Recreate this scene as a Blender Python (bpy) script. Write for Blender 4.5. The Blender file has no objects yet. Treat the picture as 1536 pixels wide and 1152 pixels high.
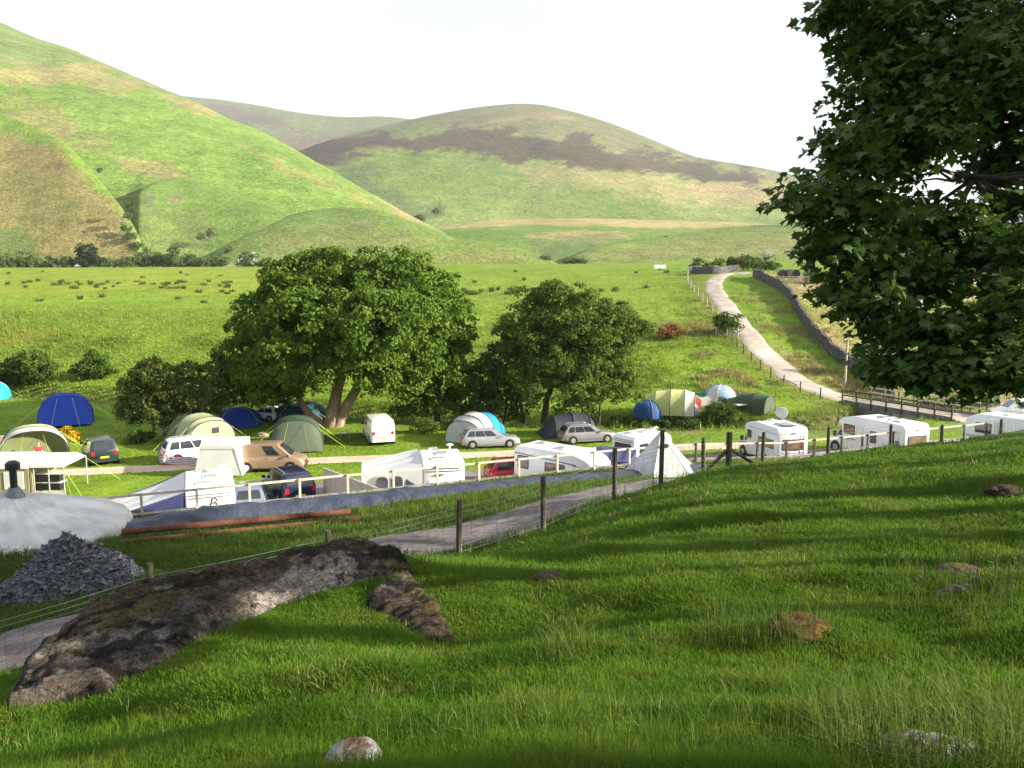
import bpy, math, random
import numpy as np
from mathutils import Vector, Matrix
R = math.radians
VEIL = 3.25
random.seed(11)
rng = np.random.default_rng(11)
S = bpy.context.scene
COL = S.collection
F, CX, CY, CAMZ = 1200.0, 768.0, 576.0, 12.0
TH = math.atan(146 / 1200)
CT, ST = math.cos(TH), math.sin(TH)
PI = math.pi

# ------------------------------------------------------------------ helpers
def ray(px, py):
    u, v = (px - CX) / F, (CY - py) / F
    yd = CT + v * ST
    return u / yd, (v * CT - ST) / yd
def at(px, py, Y):
    a, b = ray(px, py)
    return Vector((a * Y, Y, CAMZ + b * Y))
def project(X, Y, Z):
    dz = Z - CAMZ
    d = Y * CT - dz * ST
    return CX + F * X / d, CY - F * (Y * ST + dz * CT) / d

_perm = rng.permutation(512)
_perm = np.concatenate([_perm, _perm, _perm])
_val = rng.random(1600) * 2 - 1
def vnoise(x, y, seed=0):
    x = np.asarray(x, float) + seed * 17.3; y = np.asarray(y, float) - seed * 9.1
    xi = np.floor(x).astype(int); yi = np.floor(y).astype(int)
    fx = x - xi; fy = y - yi
    fx = fx * fx * fx * (fx * (fx * 6 - 15) + 10); fy = fy * fy * fy * (fy * (fy * 6 - 15) + 10)
    def g(i, j): return _val[_perm[(_perm[i & 511] + j) & 511]]
    a = g(xi, yi) * (1 - fx) + g(xi + 1, yi) * fx
    b = g(xi, yi + 1) * (1 - fx) + g(xi + 1, yi + 1) * fx
    return a * (1 - fy) + b * fy
def fbm(x, y, o=4, seed=0):
    r = 0; a = 1.0; t = 0
    for k in range(o):
        r = r + a * vnoise(x * 2 ** k, y * 2 ** k, seed + k); t += a; a *= 0.5
    return r / t
def sstep(a, b, x):
    t = np.clip((x - a) / (b - a), 0, 1)
    return t * t * (3 - 2 * t)

def setp(o, label=None, cat=None, group=None, kind=None):
    if label: o['label'] = label
    if cat: o['category'] = cat
    if group: o['group'] = group
    if kind: o['kind'] = kind
    return o
def thing(name, label, cat, loc=(0, 0, 0), rz=0, group=None, sc=1.0):
    o = bpy.data.objects.new(name, None); COL.objects.link(o)
    o.location = loc; o.rotation_euler = (0, 0, rz); o.scale = (sc, sc, sc)
    o.empty_display_size = 0.3
    return setp(o, label, cat, group)
def link(name, me, parent=None):
    o = bpy.data.objects.new(name, me); COL.objects.link(o)
    if parent is not None: o.parent = parent
    return o
def copy_tree(o, parent=None):
    c = o.copy(); COL.objects.link(c); c.parent = parent
    for ch in o.children: copy_tree(ch, c)
    return c

class MB:
    def __init__(s): s.v = []; s.f = []; s.m = []
    def add(s, vs, fs, mi=0):
        o = len(s.v); s.v += [tuple(v) for v in vs]
        s.f += [tuple(i + o for i in f) for f in fs]; s.m += [mi] * len(fs); return s
    def box(s, c, d, rz=0, mi=0, M=None):
        x, y, z = d[0] / 2, d[1] / 2, d[2] / 2
        T = Matrix.Translation(c) @ (M if M is not None else Matrix.Rotation(rz, 4, 'Z'))
        vs = [T @ Vector(p) for p in ((-x,-y,-z),(x,-y,-z),(x,y,-z),(-x,y,-z),(-x,-y,z),(x,-y,z),(x,y,z),(-x,y,z))]
        return s.add(vs, [(0,3,2,1),(4,5,6,7),(0,1,5,4),(1,2,6,5),(2,3,7,6),(3,0,4,7)], mi)
    def beam(s, a, b, w, h, mi=0):
        a, b = Vector(a), Vector(b); d = b - a
        q = d.to_track_quat('X', 'Z').to_matrix().to_4x4()
        return s.box((a + b) / 2, (d.length, w, h), M=q, mi=mi)
    def loft(s, rings, closed=True, caps=True, mi=0):
        n = len(rings[0]); vs = [p for r in rings for p in r]; fs = []
        for i in range(len(rings) - 1):
            for j in range(n if closed else n - 1):
                k = (j + 1) % n
                fs.append((i*n + j, i*n + k, (i+1)*n + k, (i+1)*n + j))
        if caps:
            fs.append(tuple(range(n - 1, -1, -1))); fs.append(tuple((len(rings)-1)*n + j for j in range(n)))
        return s.add(vs, fs, mi)
    def tube(s, pts, rad, n=6, mi=0, caps=True):
        pts = [Vector(p) for p in pts]
        if not hasattr(rad, '__len__'): rad = [rad] * len(pts)
        rings = []; up = None
        for i, p in enumerate(pts):
            d = (pts[min(i+1, len(pts)-1)] - pts[max(i-1, 0)])
            d = d.normalized() if d.length > 1e-9 else Vector((0,0,1))
            if up is None:
                up = Vector((0,0,1)) if abs(d.z) < .9 else Vector((1,0,0))
            e = d.cross(up)
            if e.length < 1e-5: e = d.orthogonal()
            e.normalize(); f = e.cross(d).normalized(); up = f
            rings.append([p + (e*math.cos(2*PI*k/n) + f*math.sin(2*PI*k/n)) * rad[i] for k in range(n)])
        return s.loft(rings, True, caps, mi)
    def cyl(s, a, b, r, n=12, mi=0): return s.tube([a, b], r, n, mi)
    def lathe(s, prof, c=(0,0,0), n=16, axis='Z', mi=0):
        rings = []
        for r, z in prof:
            ring = []
            for k in range(n):
                t = 2*PI*k/n; x, y = r*math.cos(t), r*math.sin(t)
                ring.append(Vector((x, y, z) if axis == 'Z' else (x, z, -y)) + Vector(c))
            rings.append(ring)
        return s.loft(rings, True, True, mi)
    def panel(s, o, ux, uy, w, h, r=.06, t=.02, mi=0, n=4):
        """rounded rectangle slab standing proud of a face; o centre, ux/uy unit axes"""
        o, ux, uy = Vector(o), Vector(ux).normalized(), Vector(uy).normalized(); nn = ux.cross(uy)
        r = min(r, w*.49, h*.49); pts = []
        for cx, cy, a0 in ((w/2-r, h/2-r, 0), (-w/2+r, h/2-r, 90), (-w/2+r, -h/2+r, 180), (w/2-r, -h/2+r, 270)):
            for k in range(n + 1):
                a = R(a0 + 90*k/n); pts.append((cx + r*math.cos(a), cy + r*math.sin(a)))
        return s.loft([[o + ux*x + uy*y - nn*t for x, y in pts], [o + ux*x + uy*y + nn*t for x, y in pts]], True, True, mi)
    def build(s, name, mats, parent=None, smooth=None, loc=None):
        me = bpy.data.meshes.new(name); me.from_pydata([tuple(v) for v in s.v], [], s.f)
        if not isinstance(mats, (list, tuple)): mats = [mats]
        for m in mats: me.materials.append(m)
        if len(mats) > 1: me.polygons.foreach_set('material_index', s.m)
        me.validate(); me.update()
        if smooth is not None:
            me.polygons.foreach_set('use_smooth', [True]*len(me.polygons))
            me.set_sharp_from_angle(angle=R(smooth))
        o = link(name, me, parent)
        if loc is not None: o.location = loc
        return o

def np_mesh(name, V, Fc, mat, parent=None, smooth=False, col=None):
    V = np.asarray(V, 'f4'); Fc = np.asarray(Fc, 'i4')
    me = bpy.data.meshes.new(name); nf, k = Fc.shape
    me.vertices.add(len(V)); me.vertices.foreach_set('co', V.ravel())
    me.loops.add(nf*k); me.loops.foreach_set('vertex_index', Fc.ravel())
    me.polygons.add(nf); me.polygons.foreach_set('loop_start', np.arange(0, nf*k, k, dtype='i4'))
    me.update(calc_edges=True)
    me.polygons.foreach_set('use_smooth', np.full(nf, smooth, dtype=bool))
    if col is not None:
        at_ = me.color_attributes.new('col', 'FLOAT_COLOR', 'POINT')
        at_.data.foreach_set('color', np.concatenate([col, np.ones((len(col), 1))], 1).astype('f4').ravel())
    me.materials.append(mat); me.update()
    return link(name, me, parent)
def grid_faces(nr, nc):
    i = np.arange(nr - 1)[:, None]*nc + np.arange(nc - 1)[None, :]
    return np.stack([i, i + 1, i + nc + 1, i + nc], -1).reshape(-1, 4)

# ------------------------------------------------------------------ materials
_mats = {}
def mat(name, c1, c2=None, rough=.6, scale=4., bump=0., spec=.4, metal=0., trans=0., detail=4., c3=None, s3=.4, coat=0., bscale=None, lo=.35, hi=.65, alpha=1.):
    if name in _mats: return _mats[name]
    m = bpy.data.materials.new(name); m.use_nodes = True; nt = m.node_tree; N = nt.nodes; L = nt.links
    p = N['Principled BSDF']; p.inputs['Roughness'].default_value = rough
    p.inputs['Specular IOR Level'].default_value = spec; p.inputs['Metallic'].default_value = metal
    p.inputs['Coat Weight'].default_value = coat
    p.inputs['Coat Roughness'].default_value = .08
    p.inputs['Alpha'].default_value = alpha
    out = N['Material Output']; geo = N.new('ShaderNodeNewGeometry')
    def noise(sc, det=detail, rg=.6):
        n = N.new('ShaderNodeTexNoise'); n.inputs['Scale'].default_value = sc; n.inputs['Detail'].default_value = det
        n.inputs['Roughness'].default_value = rg; L.new(geo.outputs['Position'], n.inputs['Vector']); return n
    def mixc(fac, a, b):
        x = N.new('ShaderNodeMix'); x.data_type = 'RGBA'
        if fac is not None: L.new(fac, x.inputs[0])
        for k, q in ((6, a), (7, b)):
            if isinstance(q, tuple): x.inputs[k].default_value = (*q, 1)
            else: L.new(q, x.inputs[k])
        return x.outputs[2]
    def ramp(f, a, b):
        r = N.new('ShaderNodeMapRange'); r.inputs[1].default_value = a; r.inputs[2].default_value = b
        r.interpolation_type = 'SMOOTHSTEP'; L.new(f, r.inputs[0]); return r.outputs[0]
    if c2 is None: c2 = tuple(x*.88 for x in c1)
    col = mixc(ramp(noise(scale).outputs[0], lo, hi), c1, c2)
    if c3 is not None:
        col = mixc(ramp(noise(scale*s3, 5).outputs[0], .5, .68), col, c3)
    L.new(col, p.inputs['Base Color'])
    if bump:
        b = N.new('ShaderNodeBump'); b.inputs['Strength'].default_value = min(bump, 1); b.inputs['Distance'].default_value = bump*.1
        L.new(noise(bscale or scale*3, 5).outputs[0], b.inputs['Height']); L.new(b.outputs[0], p.inputs['Normal'])
    if trans:
        t = N.new('ShaderNodeBsdfTranslucent'); L.new(col, t.inputs['Color'])
        x = N.new('ShaderNodeMixShader'); x.inputs[0].default_value = trans
        L.new(p.outputs[0], x.inputs[1]); L.new(t.outputs[0], x.inputs[2]); L.new(x.outputs[0], out.inputs[0])
    _mats[name] = m
    return m
def land_mat(name, scales, amt, bump=.4, bdist=.3, bscale=3., rough=.9, dark=(.55, .62, .5), light=(1.35, 1.25, 1.2), zs=None, specks=()):
    """ground cover: the colour zones of the land (attribute col) broken up by noise"""
    m = bpy.data.materials.new(name); m.use_nodes = True; nt = m.node_tree; N = nt.nodes; L = nt.links
    p = N['Principled BSDF']; p.inputs['Roughness'].default_value = rough; p.inputs['Specular IOR Level'].default_value = .1
    a = N.new('ShaderNodeAttribute'); a.attribute_name = 'col'; geo = N.new('ShaderNodeNewGeometry')
    col = a.outputs['Color']
    for k, (sc, am) in enumerate(zip(scales, amt)):
        n = N.new('ShaderNodeTexNoise'); n.inputs['Scale'].default_value = sc; n.inputs['Detail'].default_value = 5
        n.inputs['Roughness'].default_value = .65
        if zs and zs[k] != 1:                       # terracettes: features drawn out along the contours
            vm = N.new('ShaderNodeVectorMath'); vm.operation = 'MULTIPLY'; vm.inputs[1].default_value = (1, 1, zs[k]); L.new(geo.outputs['Position'], vm.inputs[0]); L.new(vm.outputs[0], n.inputs['Vector'])
        else: L.new(geo.outputs['Position'], n.inputs['Vector'])
        r = N.new('ShaderNodeMapRange'); r.inputs[1].default_value = .36; r.inputs[2].default_value = .64; L.new(n.outputs[0], r.inputs[0])
        t = N.new('ShaderNodeMix'); t.data_type = 'RGBA'; L.new(r.outputs[0], t.inputs[0])
        t.inputs[6].default_value = (*[1 + (d - 1)*am for d in dark], 1); t.inputs[7].default_value = (*[1 + (d - 1)*am for d in light], 1)
        x = N.new('ShaderNodeMix'); x.data_type = 'RGBA'; x.blend_type = 'MULTIPLY'; x.inputs[0].default_value = 1
        L.new(col, x.inputs[6]); L.new(t.outputs[2], x.inputs[7]); col = x.outputs[2]
    for sc, t0, t1, c, am in specks:               # scattered bracken, rushes and stones
        n = N.new('ShaderNodeTexNoise'); n.inputs['Scale'].default_value = sc; n.inputs['Detail'].default_value = 6; n.inputs['Roughness'].default_value = .7; L.new(geo.outputs['Position'], n.inputs['Vector'])
        r = N.new('ShaderNodeMapRange'); r.inputs[1].default_value = t0; r.inputs[2].default_value = t1; r.inputs[4].default_value = am; L.new(n.outputs[0], r.inputs[0])
        x = N.new('ShaderNodeMix'); x.data_type = 'RGBA'; L.new(r.outputs[0], x.inputs[0]); L.new(col, x.inputs[6]); x.inputs[7].default_value = (*c, 1); col = x.outputs[2]
    L.new(col, p.inputs['Base Color'])
    if bump:
        n = N.new('ShaderNodeTexNoise'); n.inputs['Scale'].default_value = bscale; n.inputs['Detail'].default_value = 8; n.inputs['Roughness'].default_value = .7
        L.new(geo.outputs['Position'], n.inputs['Vector'])
        b = N.new('ShaderNodeBump'); b.inputs['Strength'].default_value = bump; b.inputs['Distance'].default_value = bdist
        L.new(n.outputs[0], b.inputs['Height']); L.new(b.outputs[0], p.inputs['Normal'])
    return m

# ------------------------------------------------------------------ camera, light
cam = bpy.data.cameras.new('camera'); cam.sensor_width = 36; cam.lens = 36*F/1536; cam.clip_start = .1; cam.clip_end = 20000
co = bpy.data.objects.new('camera', cam); COL.objects.link(co)
co.location = (0, 0, CAMZ); co.rotation_euler = (PI/2 - TH, 0, 0); S.camera = co
SUN_EL, SUN_AZ = R(20), R(-9)        # azimuth measured from +X towards +Y
sd = Vector((math.cos(SUN_EL)*math.cos(SUN_AZ), math.cos(SUN_EL)*math.sin(SUN_AZ), math.sin(SUN_EL)))
sl = bpy.data.lights.new('sun', 'SUN'); sl.energy = 5.0; sl.angle = R(.55); sl.color = (1, .91, .76)
so = bpy.data.objects.new('sun', sl); COL.objects.link(so); so.rotation_euler = sd.to_track_quat('Z', 'Y').to_euler()
W = bpy.data.worlds.new('World'); S.world = W; W.use_nodes = True
bg = W.node_tree.nodes['Background']; bg.inputs[1].default_value = .12
sk = W.node_tree.nodes.new('ShaderNodeTexSky'); sk.sky_type = 'NISHITA'; sk.sun_disc = False
sk.sun_elevation = SUN_EL; sk.sun_rotation = PI/2 - SUN_AZ; sk.air_density = 1.0; sk.dust_density = 3.0; sk.ozone_density = 1.0; sk.altitude = 200
_nt = W.node_tree; _tc = _nt.nodes.new('ShaderNodeTexCoord'); _nz = _nt.nodes.new('ShaderNodeTexNoise'); _nz.inputs['Scale'].default_value = 2.2; _nz.inputs['Detail'].default_value = 5
_nt.links.new(_tc.outputs['Generated'], _nz.inputs['Vector'])
_mr = _nt.nodes.new('ShaderNodeMapRange'); _mr.inputs[1].default_value = .3; _mr.inputs[2].default_value = .7; _mr.inputs[3].default_value = .52; _mr.inputs[4].default_value = .70; _nt.links.new(_nz.outputs[0], _mr.inputs[0])
_mx = _nt.nodes.new('ShaderNodeMix'); _mx.data_type = 'RGBA'; _nt.links.new(_mr.outputs[0], _mx.inputs[0]); _nt.links.new(sk.outputs[0], _mx.inputs[6]); _mx.inputs[7].default_value = (VEIL, VEIL, VEIL*1.01, 1)   # thin high cloud veil
_nt.links.new(_mx.outputs[2], bg.inputs[0])
S.view_settings.view_transform = 'Standard'; S.view_settings.look = 'None'; S.view_settings.exposure = 1.55; S.view_settings.gamma = 1
S.cycles.max_bounces = 6; S.cycles.transparent_max_bounces = 8; S.cycles.diffuse_bounces = 3
# ------------------------------------------------------------------ terrain shape
def wall_y(X):                                   # plan line of the sleeper retaining wall
    return 38.96 + 0.435*X*1.0
KY = np.array([0, 28, 36, 45, 55, 62, 70, 78, 85, 95, 105, 115, 130, 150, 180, 250, 350, 480, 900.])
KP = np.array([-700, 0, 400, 700, 860, 1000, 1060, 1200, 1400, 1536, 2300.])
KZ = np.array([
 [.3,.3,.3,.3,.3,.5,.9,1.3,1.8,4.2,7.0,8.7,9.4,10.4,12.0,15.5,20.2,24,28],
 [.3,.3,.3,.3,.3,.5,.9,1.3,1.8,4.2,7.0,8.7,9.4,10.4,12.0,15.5,20.2,24,28],
 [.3,.3,.3,.3,.4,.5,.8,1.2,1.8,4.0,6.8,8.6,9.4,10.5,12.3,15.8,20.6,24,28],
 [.3,.3,.3,.3,.4,.5,.5,.9,1.8,3.6,5.6,7.3,8.9,10.4,12.7,16.7,21.5,25,29],
 [.3,.3,.3,.3,.4,.5,.5,1.0,2.0,3.9,5.7,7.2,9.1,10.9,13.3,17.6,21.7,25,29],
 [.3,.3,.3,.4,.5,.6,.7,1.2,2.2,4.2,6.0,7.5,9.5,11.7,14.3,18.6,22.2,25,29],
 [.3,.3,.3,.5,.6,.7,.8,1.3,2.4,4.3,6.1,7.7,10.1,13.2,15.5,18.8,22.3,25,29],
 [.3,.3,.3,.7,.8,.8,.8,1.1,2.0,4.0,6.0,8.0,10.6,13.9,15.8,18.8,22.4,25,29],
 [.3,.3,.3,.8,.8,.8,.7,.9,1.6,2.6,4.4,6.5,9.6,12.9,15.6,19.2,23,26,30],
 [.3,.3,.3,.8,.8,.8,.7,.9,1.5,2.4,4.0,6.0,9.2,12.6,15.4,19.2,23,26,30],
 [.3,.3,.3,.8,.8,.8,.7,.9,1.5,2.4,4.0,6.0,9.2,12.6,15.4,19.2,23,26,30]])
_fy = np.arange(0, 900, 1.0)
_tab = np.stack([np.interp(_fy, KY, r) for r in KZ])
_k = np.hanning(11); _k /= _k.sum()
_tab = np.stack([np.convolve(np.pad(r, 5, mode='edge'), _k, 'valid') for r in _tab])
_fp = np.arange(-700, 2301, 20.0)
_tab = np.stack([np.interp(_fp, KP, _tab[:, j]) for j in range(_tab.shape[1])], 1)
_k2 = np.hanning(9); _k2 /= _k2.sum()
_tab = np.stack([np.convolve(np.pad(_tab[:, j], 4, mode='edge'), _k2, 'valid') for j in range(_tab.shape[1])], 1)
RIV = np.array([(60, 96), (45, 83), (37.6, 74.6), (30, 68.3), (24, 66.6), (14, 67.0), (4, 68.6), (-6, 71.5), (-20, 74), (-42, 79), (-75, 88.)])
def seg_dist(X, Y, P):
    d = np.full(np.shape(X), 1e9)
    for (x0, y0), (x1, y1) in zip(P[:-1], P[1:]):
        dx, dy = x1 - x0, y1 - y0
        t = np.clip(((X - x0)*dx + (Y - y0)*dy) / (dx*dx + dy*dy), 0, 1)
        d = np.minimum(d, np.hypot(X - x0 - t*dx, Y - y0 - t*dy))
    return d
def hv0(X, Y):
    X = np.asarray(X, float); Y = np.asarray(Y, float)
    a = X / np.maximum(Y, 5)
    cp = np.clip((768 + 1200*a + 700) / 20.0, 0, len(_fp) - 1.001); cy = np.clip(Y, 0, 898.0)
    i = cp.astype(int); j = cy.astype(int); u = cp - i; v = cy - j
    z = (_tab[i, j]*(1-u)*(1-v) + _tab[i+1, j]*u*(1-v) + _tab[i, j+1]*(1-u)*v + _tab[i+1, j+1]*u*v)
    return z
def hv(X, Y):
    z = hv0(X, Y)
    rough = sstep(66, 100, Y)
    z = z + (fbm(X*.22, Y*.22, 3, 1)*.10 + fbm(X*.9, Y*.9, 2, 4)*.03) * (.35 + rough*2.2)
    d = seg_dist(np.asarray(X, float), np.asarray(Y, float), RIV)
    return z - 1.9*(1 - sstep(1.2, 3.6, d))

CP = [at(*c) for c in [
 (768,1152,3.0),(0,1152,4.2),(300,1152,3.6),(1200,1152,2.9),(1536,1152,2.9),(200,1100,5.2),(540,1120,4.0),(400,1000,6.7),(768,1000,6.2),(1100,1000,5.6),(1400,1000,5.2),
 (10,1056,6.9),(100,1050,7.0),(200,1005,7.6),(300,952,8.3),(430,900,9.0),(560,880,9.4),(690,965,8.0),(600,950,8.2),
 (60,970,7.9),(150,905,9.1),(230,885,9.4),(330,855,9.75),(440,835,10.1),(545,813,10.35),(610,850,10.2),
 (768,900,9),(1000,900,8.3),(1250,900,7.6),(1536,900,7.2),(700,860,13.5),(900,820,13),(1100,800,13),(1300,790,12.5),(1536,780,12.5),
 (688,838,16),(815,797,17.5),(922,750,19.5),(991,727,20.5),(1055,713,22.5),(1143,702,25),(1241,691,27.5),(1335,683,30),(1412,672,32),(1536,662,34),
 (496,889,15),(232,945,14),(0,1010,13.4),(545,850,12.4),
 (740,800,22.5),(800,770,24),(870,750,25.5),(640,800,23),(560,815,21.5),(0,980,16.5),(100,940,17.5),(300,880,19),
 (0,945,18.5),(150,915,19.5),(300,872,20.5),(450,838,22),(560,805,24),(700,775,26.5),(860,740,29),
 (0,1030,14.2),(600,850,18.5),(690,835,19.5),(810,795,21.5),(920,752,26),
 (0,900,21.5),(230,840,24),(400,805,26.5),(540,780,29),(700,745,32),(860,725,34),(0,830,25),(200,800,28.5),(450,770,31),(700,735,34),(930,712,37),(990,710,38)]]
CP = np.array([tuple(p) for p in CP] + [
 (8,40,2.75),(12,43,2.55),(17,45.5,2.1),(22,48,1.9),(28,50.8,1.9),(12.5,33,4.3),(19,38,4.0),(26,43,3.6),(34,50,3.0),
 (-8,35,2.6),(-14,32.6,2.6),(-20,30,2.6),(-2,37.9,2.6),(4,40.6,2.6),(-30,25.8,2.6),(-45,19,2.8),
 (0,-8,13.0),(-12,0,9.2),(-20,8,4.9),(-30,15,3.6),(-30,4,6.2),(-60,12,3),(-14,-8,11.5),(-40,-8,9.0),
 (-5.5,8.5,7.25),(-5.2,9.7,7.0),(-6.2,7.8,7.1),(-5.0,10.4,7.15),(-4.2,11.2,7.1),(-2.9,12.0,7.2),(-5.6,7.1,7.75),(-6.5,10,6.1),(10,0,11.6),(30,0,16.5),(30,20,12.0),(45,10,16.5),(30,34,8.5),(45,36,9.5),(20,12,10.6),(55,-8,20),(20,-8,14.5),(55,45,8),(60,62,5)])
def tps_fit(P):
    n = len(P); d = np.hypot(P[:, None, 0]-P[None, :, 0], P[:, None, 1]-P[None, :, 1])
    K = np.where(d > 0, d*d*np.log(d + 1e-12), 0) + np.eye(n)*.12
    Q = np.c_[np.ones(n), P[:, :2]]
    A = np.block([[K, Q], [Q.T, np.zeros((3, 3))]])
    return np.linalg.solve(A, np.r_[P[:, 2], 0, 0, 0])
_w = tps_fit(CP)
def hn0(X, Y):
    X = np.asarray(X, float); Y = np.asarray(Y, float); sh = X.shape; x, y = X.ravel(), Y.ravel()
    out = _w[-3] + _w[-2]*x + _w[-1]*y
    for k in range(len(CP)):
        d2 = (x - CP[k, 0])**2 + (y - CP[k, 1])**2
        out = out + _w[k]*.5*d2*np.log(d2 + 1e-12)
    return out.reshape(sh)
def fence_y(X): return np.interp(X, [-60, -14, -9, -6.3, -3.4, -1.07, .7, 2.5, 3.9, 5.4, 7.8, 10.9, 14.2, 17.2, 24, 60],
                                 [6, 12.6, 13.4, 14, 15, 16, 17.5, 19.5, 20.5, 22.5, 25, 27.5, 30, 32, 36, 58])
def hn(X, Y):
    X = np.asarray(X, float); Y = np.asarray(Y, float)
    side = sstep(-1.5, 1.0, fence_y(X) - Y)         # 1 on the pasture above the wire fence
    hum = fbm(X*.42 + .3*Y, Y*.85, 3, 7)*.17 + fbm(X*1.6, Y*1.9, 2, 9)*.045
    rut = fbm(X*.5, Y*.5, 3, 12)*.07 + fbm(X*2.2, Y*2.2, 2, 15)*.03
    return hn0(X, Y) + hum*side*sstep(1.5, 5, np.hypot(X, Y)) + rut*(1 - side)
def hit(px, py, fn=None, Y0=None, Y1=None):
    """the place on the land seen at a pixel of the photo"""
    fn = fn or hv
    if Y0 is None: Y0, Y1 = (30, 440) if fn in (hv, hv0) else (2, 60)
    a, b = ray(px, py); Y = np.geomspace(Y0, Y1, 2500); z = CAMZ + b*Y - fn(a*Y, Y)
    k = np.nonzero((z[:-1] > 0) & (z[1:] <= 0))[0]
    y = Y[k[0]] if len(k) else Y[np.argmin(np.abs(z))]
    return Vector((a*y, y, float(fn(np.array([a*y]), np.array([y]))[0])))
def gz(x, y, fn=None): return float((fn or hv)(np.array([float(x)]), np.array([float(y)]))[0])

def poly_mask(px, py, P, soft, wob=0, seed=0):
    if wob:
        px = px + fbm(px*.02, py*.05, 4, seed + 31)*wob; py = py + fbm(px*.02, py*.05, 4, seed + 47)*wob*.6
    P = np.array(P, float); ins = np.zeros(px.shape, bool); d = np.full(px.shape, 1e9)
    for (x0, y0), (x1, y1) in zip(P, np.roll(P, -1, 0)):
        c = ((y0 > py) != (y1 > py)); t = (py - y0) / (y1 - y0 + 1e-9)
        ins ^= c & (px < x0 + t*(x1 - x0))
        dx, dy = x1 - x0, y1 - y0; q = np.clip(((px-x0)*dx + (py-y0)*dy) / (dx*dx + dy*dy + 1e-9), 0, 1)
        d = np.minimum(d, np.hypot(px - x0 - q*dx, py - y0 - q*dy))
    return sstep(-soft, soft, np.where(ins, d, -d))
def paint(px, py, base, zones):
    col = np.empty(px.shape + (3,)); col[:] = base
    for k, (P, c, soft, wob, amt) in enumerate(zones):
        m = poly_mask(px, py, P, soft, wob, k*5)
        if wob > 10: m = np.clip(m + fbm(px*.11, py*.30, 4, k*3 + 61)*2.6*m*(1 - m)*2, 0, 1)
        m = m[..., None]*amt
        col = col*(1 - m) + np.array(c)*m
    return col

GREEN = (.105, .185, .022); LAWN = (.150, .245, .024); MEADOW = (.160, .248, .030); ROUGH = (.085, .135, .024)
TAN = (.25, .215, .105); BRACKEN = (.185, .145, .062); PLOUGH = (.40, .29, .20)

# valley floor: one sheet from under the retaining wall up to the foot of the hills
aa = np.linspace(-1.15, 1.15, 760); yy = np.concatenate([np.arange(14, 60, .5), np.geomspace(60, 900, 330)])
A, YY = np.meshgrid(aa, yy); X = A*YY
Z = hv(X, YY)
under = YY < wall_y(X) - .6
Z = np.where(under, Z - 1.5, Z)
px, py = project(X, YY, Z)
cv = paint(px, py, LAWN, [
 ([(-400,570),(350,570),(640,560),(760,520),(960,490),(1050,480),(1090,470),(1090,380),(-400,380)], MEADOW, 8, 25, 1),
 ([(-400,575),(350,575),(520,540),(640,500),(640,470),(-400,462)], (.112,.182,.024), 10, 18, .9),
 ([(-400,530),(90,520),(80,490),(30,485),(-400,495)], (.20,.17,.045), 8, 20, .55),
 ([(-400,400),(470,404),(470,440),(300,436),(-400,440)], (.25,.28,.035), 6, 8, .5),
 ([(640,500),(800,470),(930,480),(1060,480),(1060,505),(900,515),(760,540),(640,560)], (.10,.145,.022), 8, 20, .8),
 ([(940,486),(1080,480),(1085,506),(960,512)], (.15,.12,.05), 5, 12, .7),
 ([(1030,410),(1065,408),(1060,440),(1100,500),(1180,570),(1260,605),(1230,612),(1130,560),(1060,480)], (.17,.165,.05), 4, 6, .55),
 ([(1100,425),(1140,420),(1190,470),(1260,540),(1330,600),(1290,600),(1200,555),(1120,470)], (.15,.24,.026), 5, 10, 1),
 ([(1150,510),(1230,545),(1330,590),(1330,606),(1270,595),(1180,550)], (.27,.235,.10), 5, 14, .75),
 ([(1140,412),(1250,418),(1540,440),(1560,600),(1420,590),(1330,590),(1290,560),(1230,505),(1190,455)], (.23,.225,.085), 4, 10, 1),
 ([(1150,412),(1260,420),(1270,440),(1190,440)], (.33,.24,.16), 6, 14, .8),
 ([(1210,470),(1250,500),(1300,560),(1280,565),(1230,510)], (.36,.24,.15), 5, 10, .7),
 ([(1370,588),(1540,560),(1700,560),(1700,620),(1420,612)], (.30,.22,.13), 5, 10, .7),
 ([(1400,412),(1700,405),(1700,455),(1400,450)], PLOUGH, 3, 4, 1),
 ([(1400,398),(1700,396),(1700,411),(1400,412)], GREEN, 3, 3, 1),
 ([(1230,608),(1300,603),(1330,640),(1200,650),(1160,636)], (.11,.105,.045), 5, 10, .8),
 ([(950,640),(1060,640),(1060,650),(950,652)], (.30,.22,.14), 4, 10, .7),
])
dr = seg_dist(X, YY, RIV); rm = (1 - sstep(1.8, 4.2, dr + fbm(X*.5, YY*.5, 3, 3)))[..., None]
cv = cv*(1 - rm*.7) + np.array((.10, .095, .05))*rm*.7
M_LAND = land_mat('meadow_land', (.06, .45, 2.6), (.4, .45, .55), bump=.9, bdist=.22, bscale=2.2)
valley = np_mesh('ground', np.stack([X, YY, Z], -1).reshape(-1, 3), grid_faces(*X.shape), M_LAND, smooth=True, col=cv.reshape(-1, 3))
setp(valley, 'sunlit valley floor of campsite lawns and rising meadows', 'ground', kind='structure')

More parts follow.
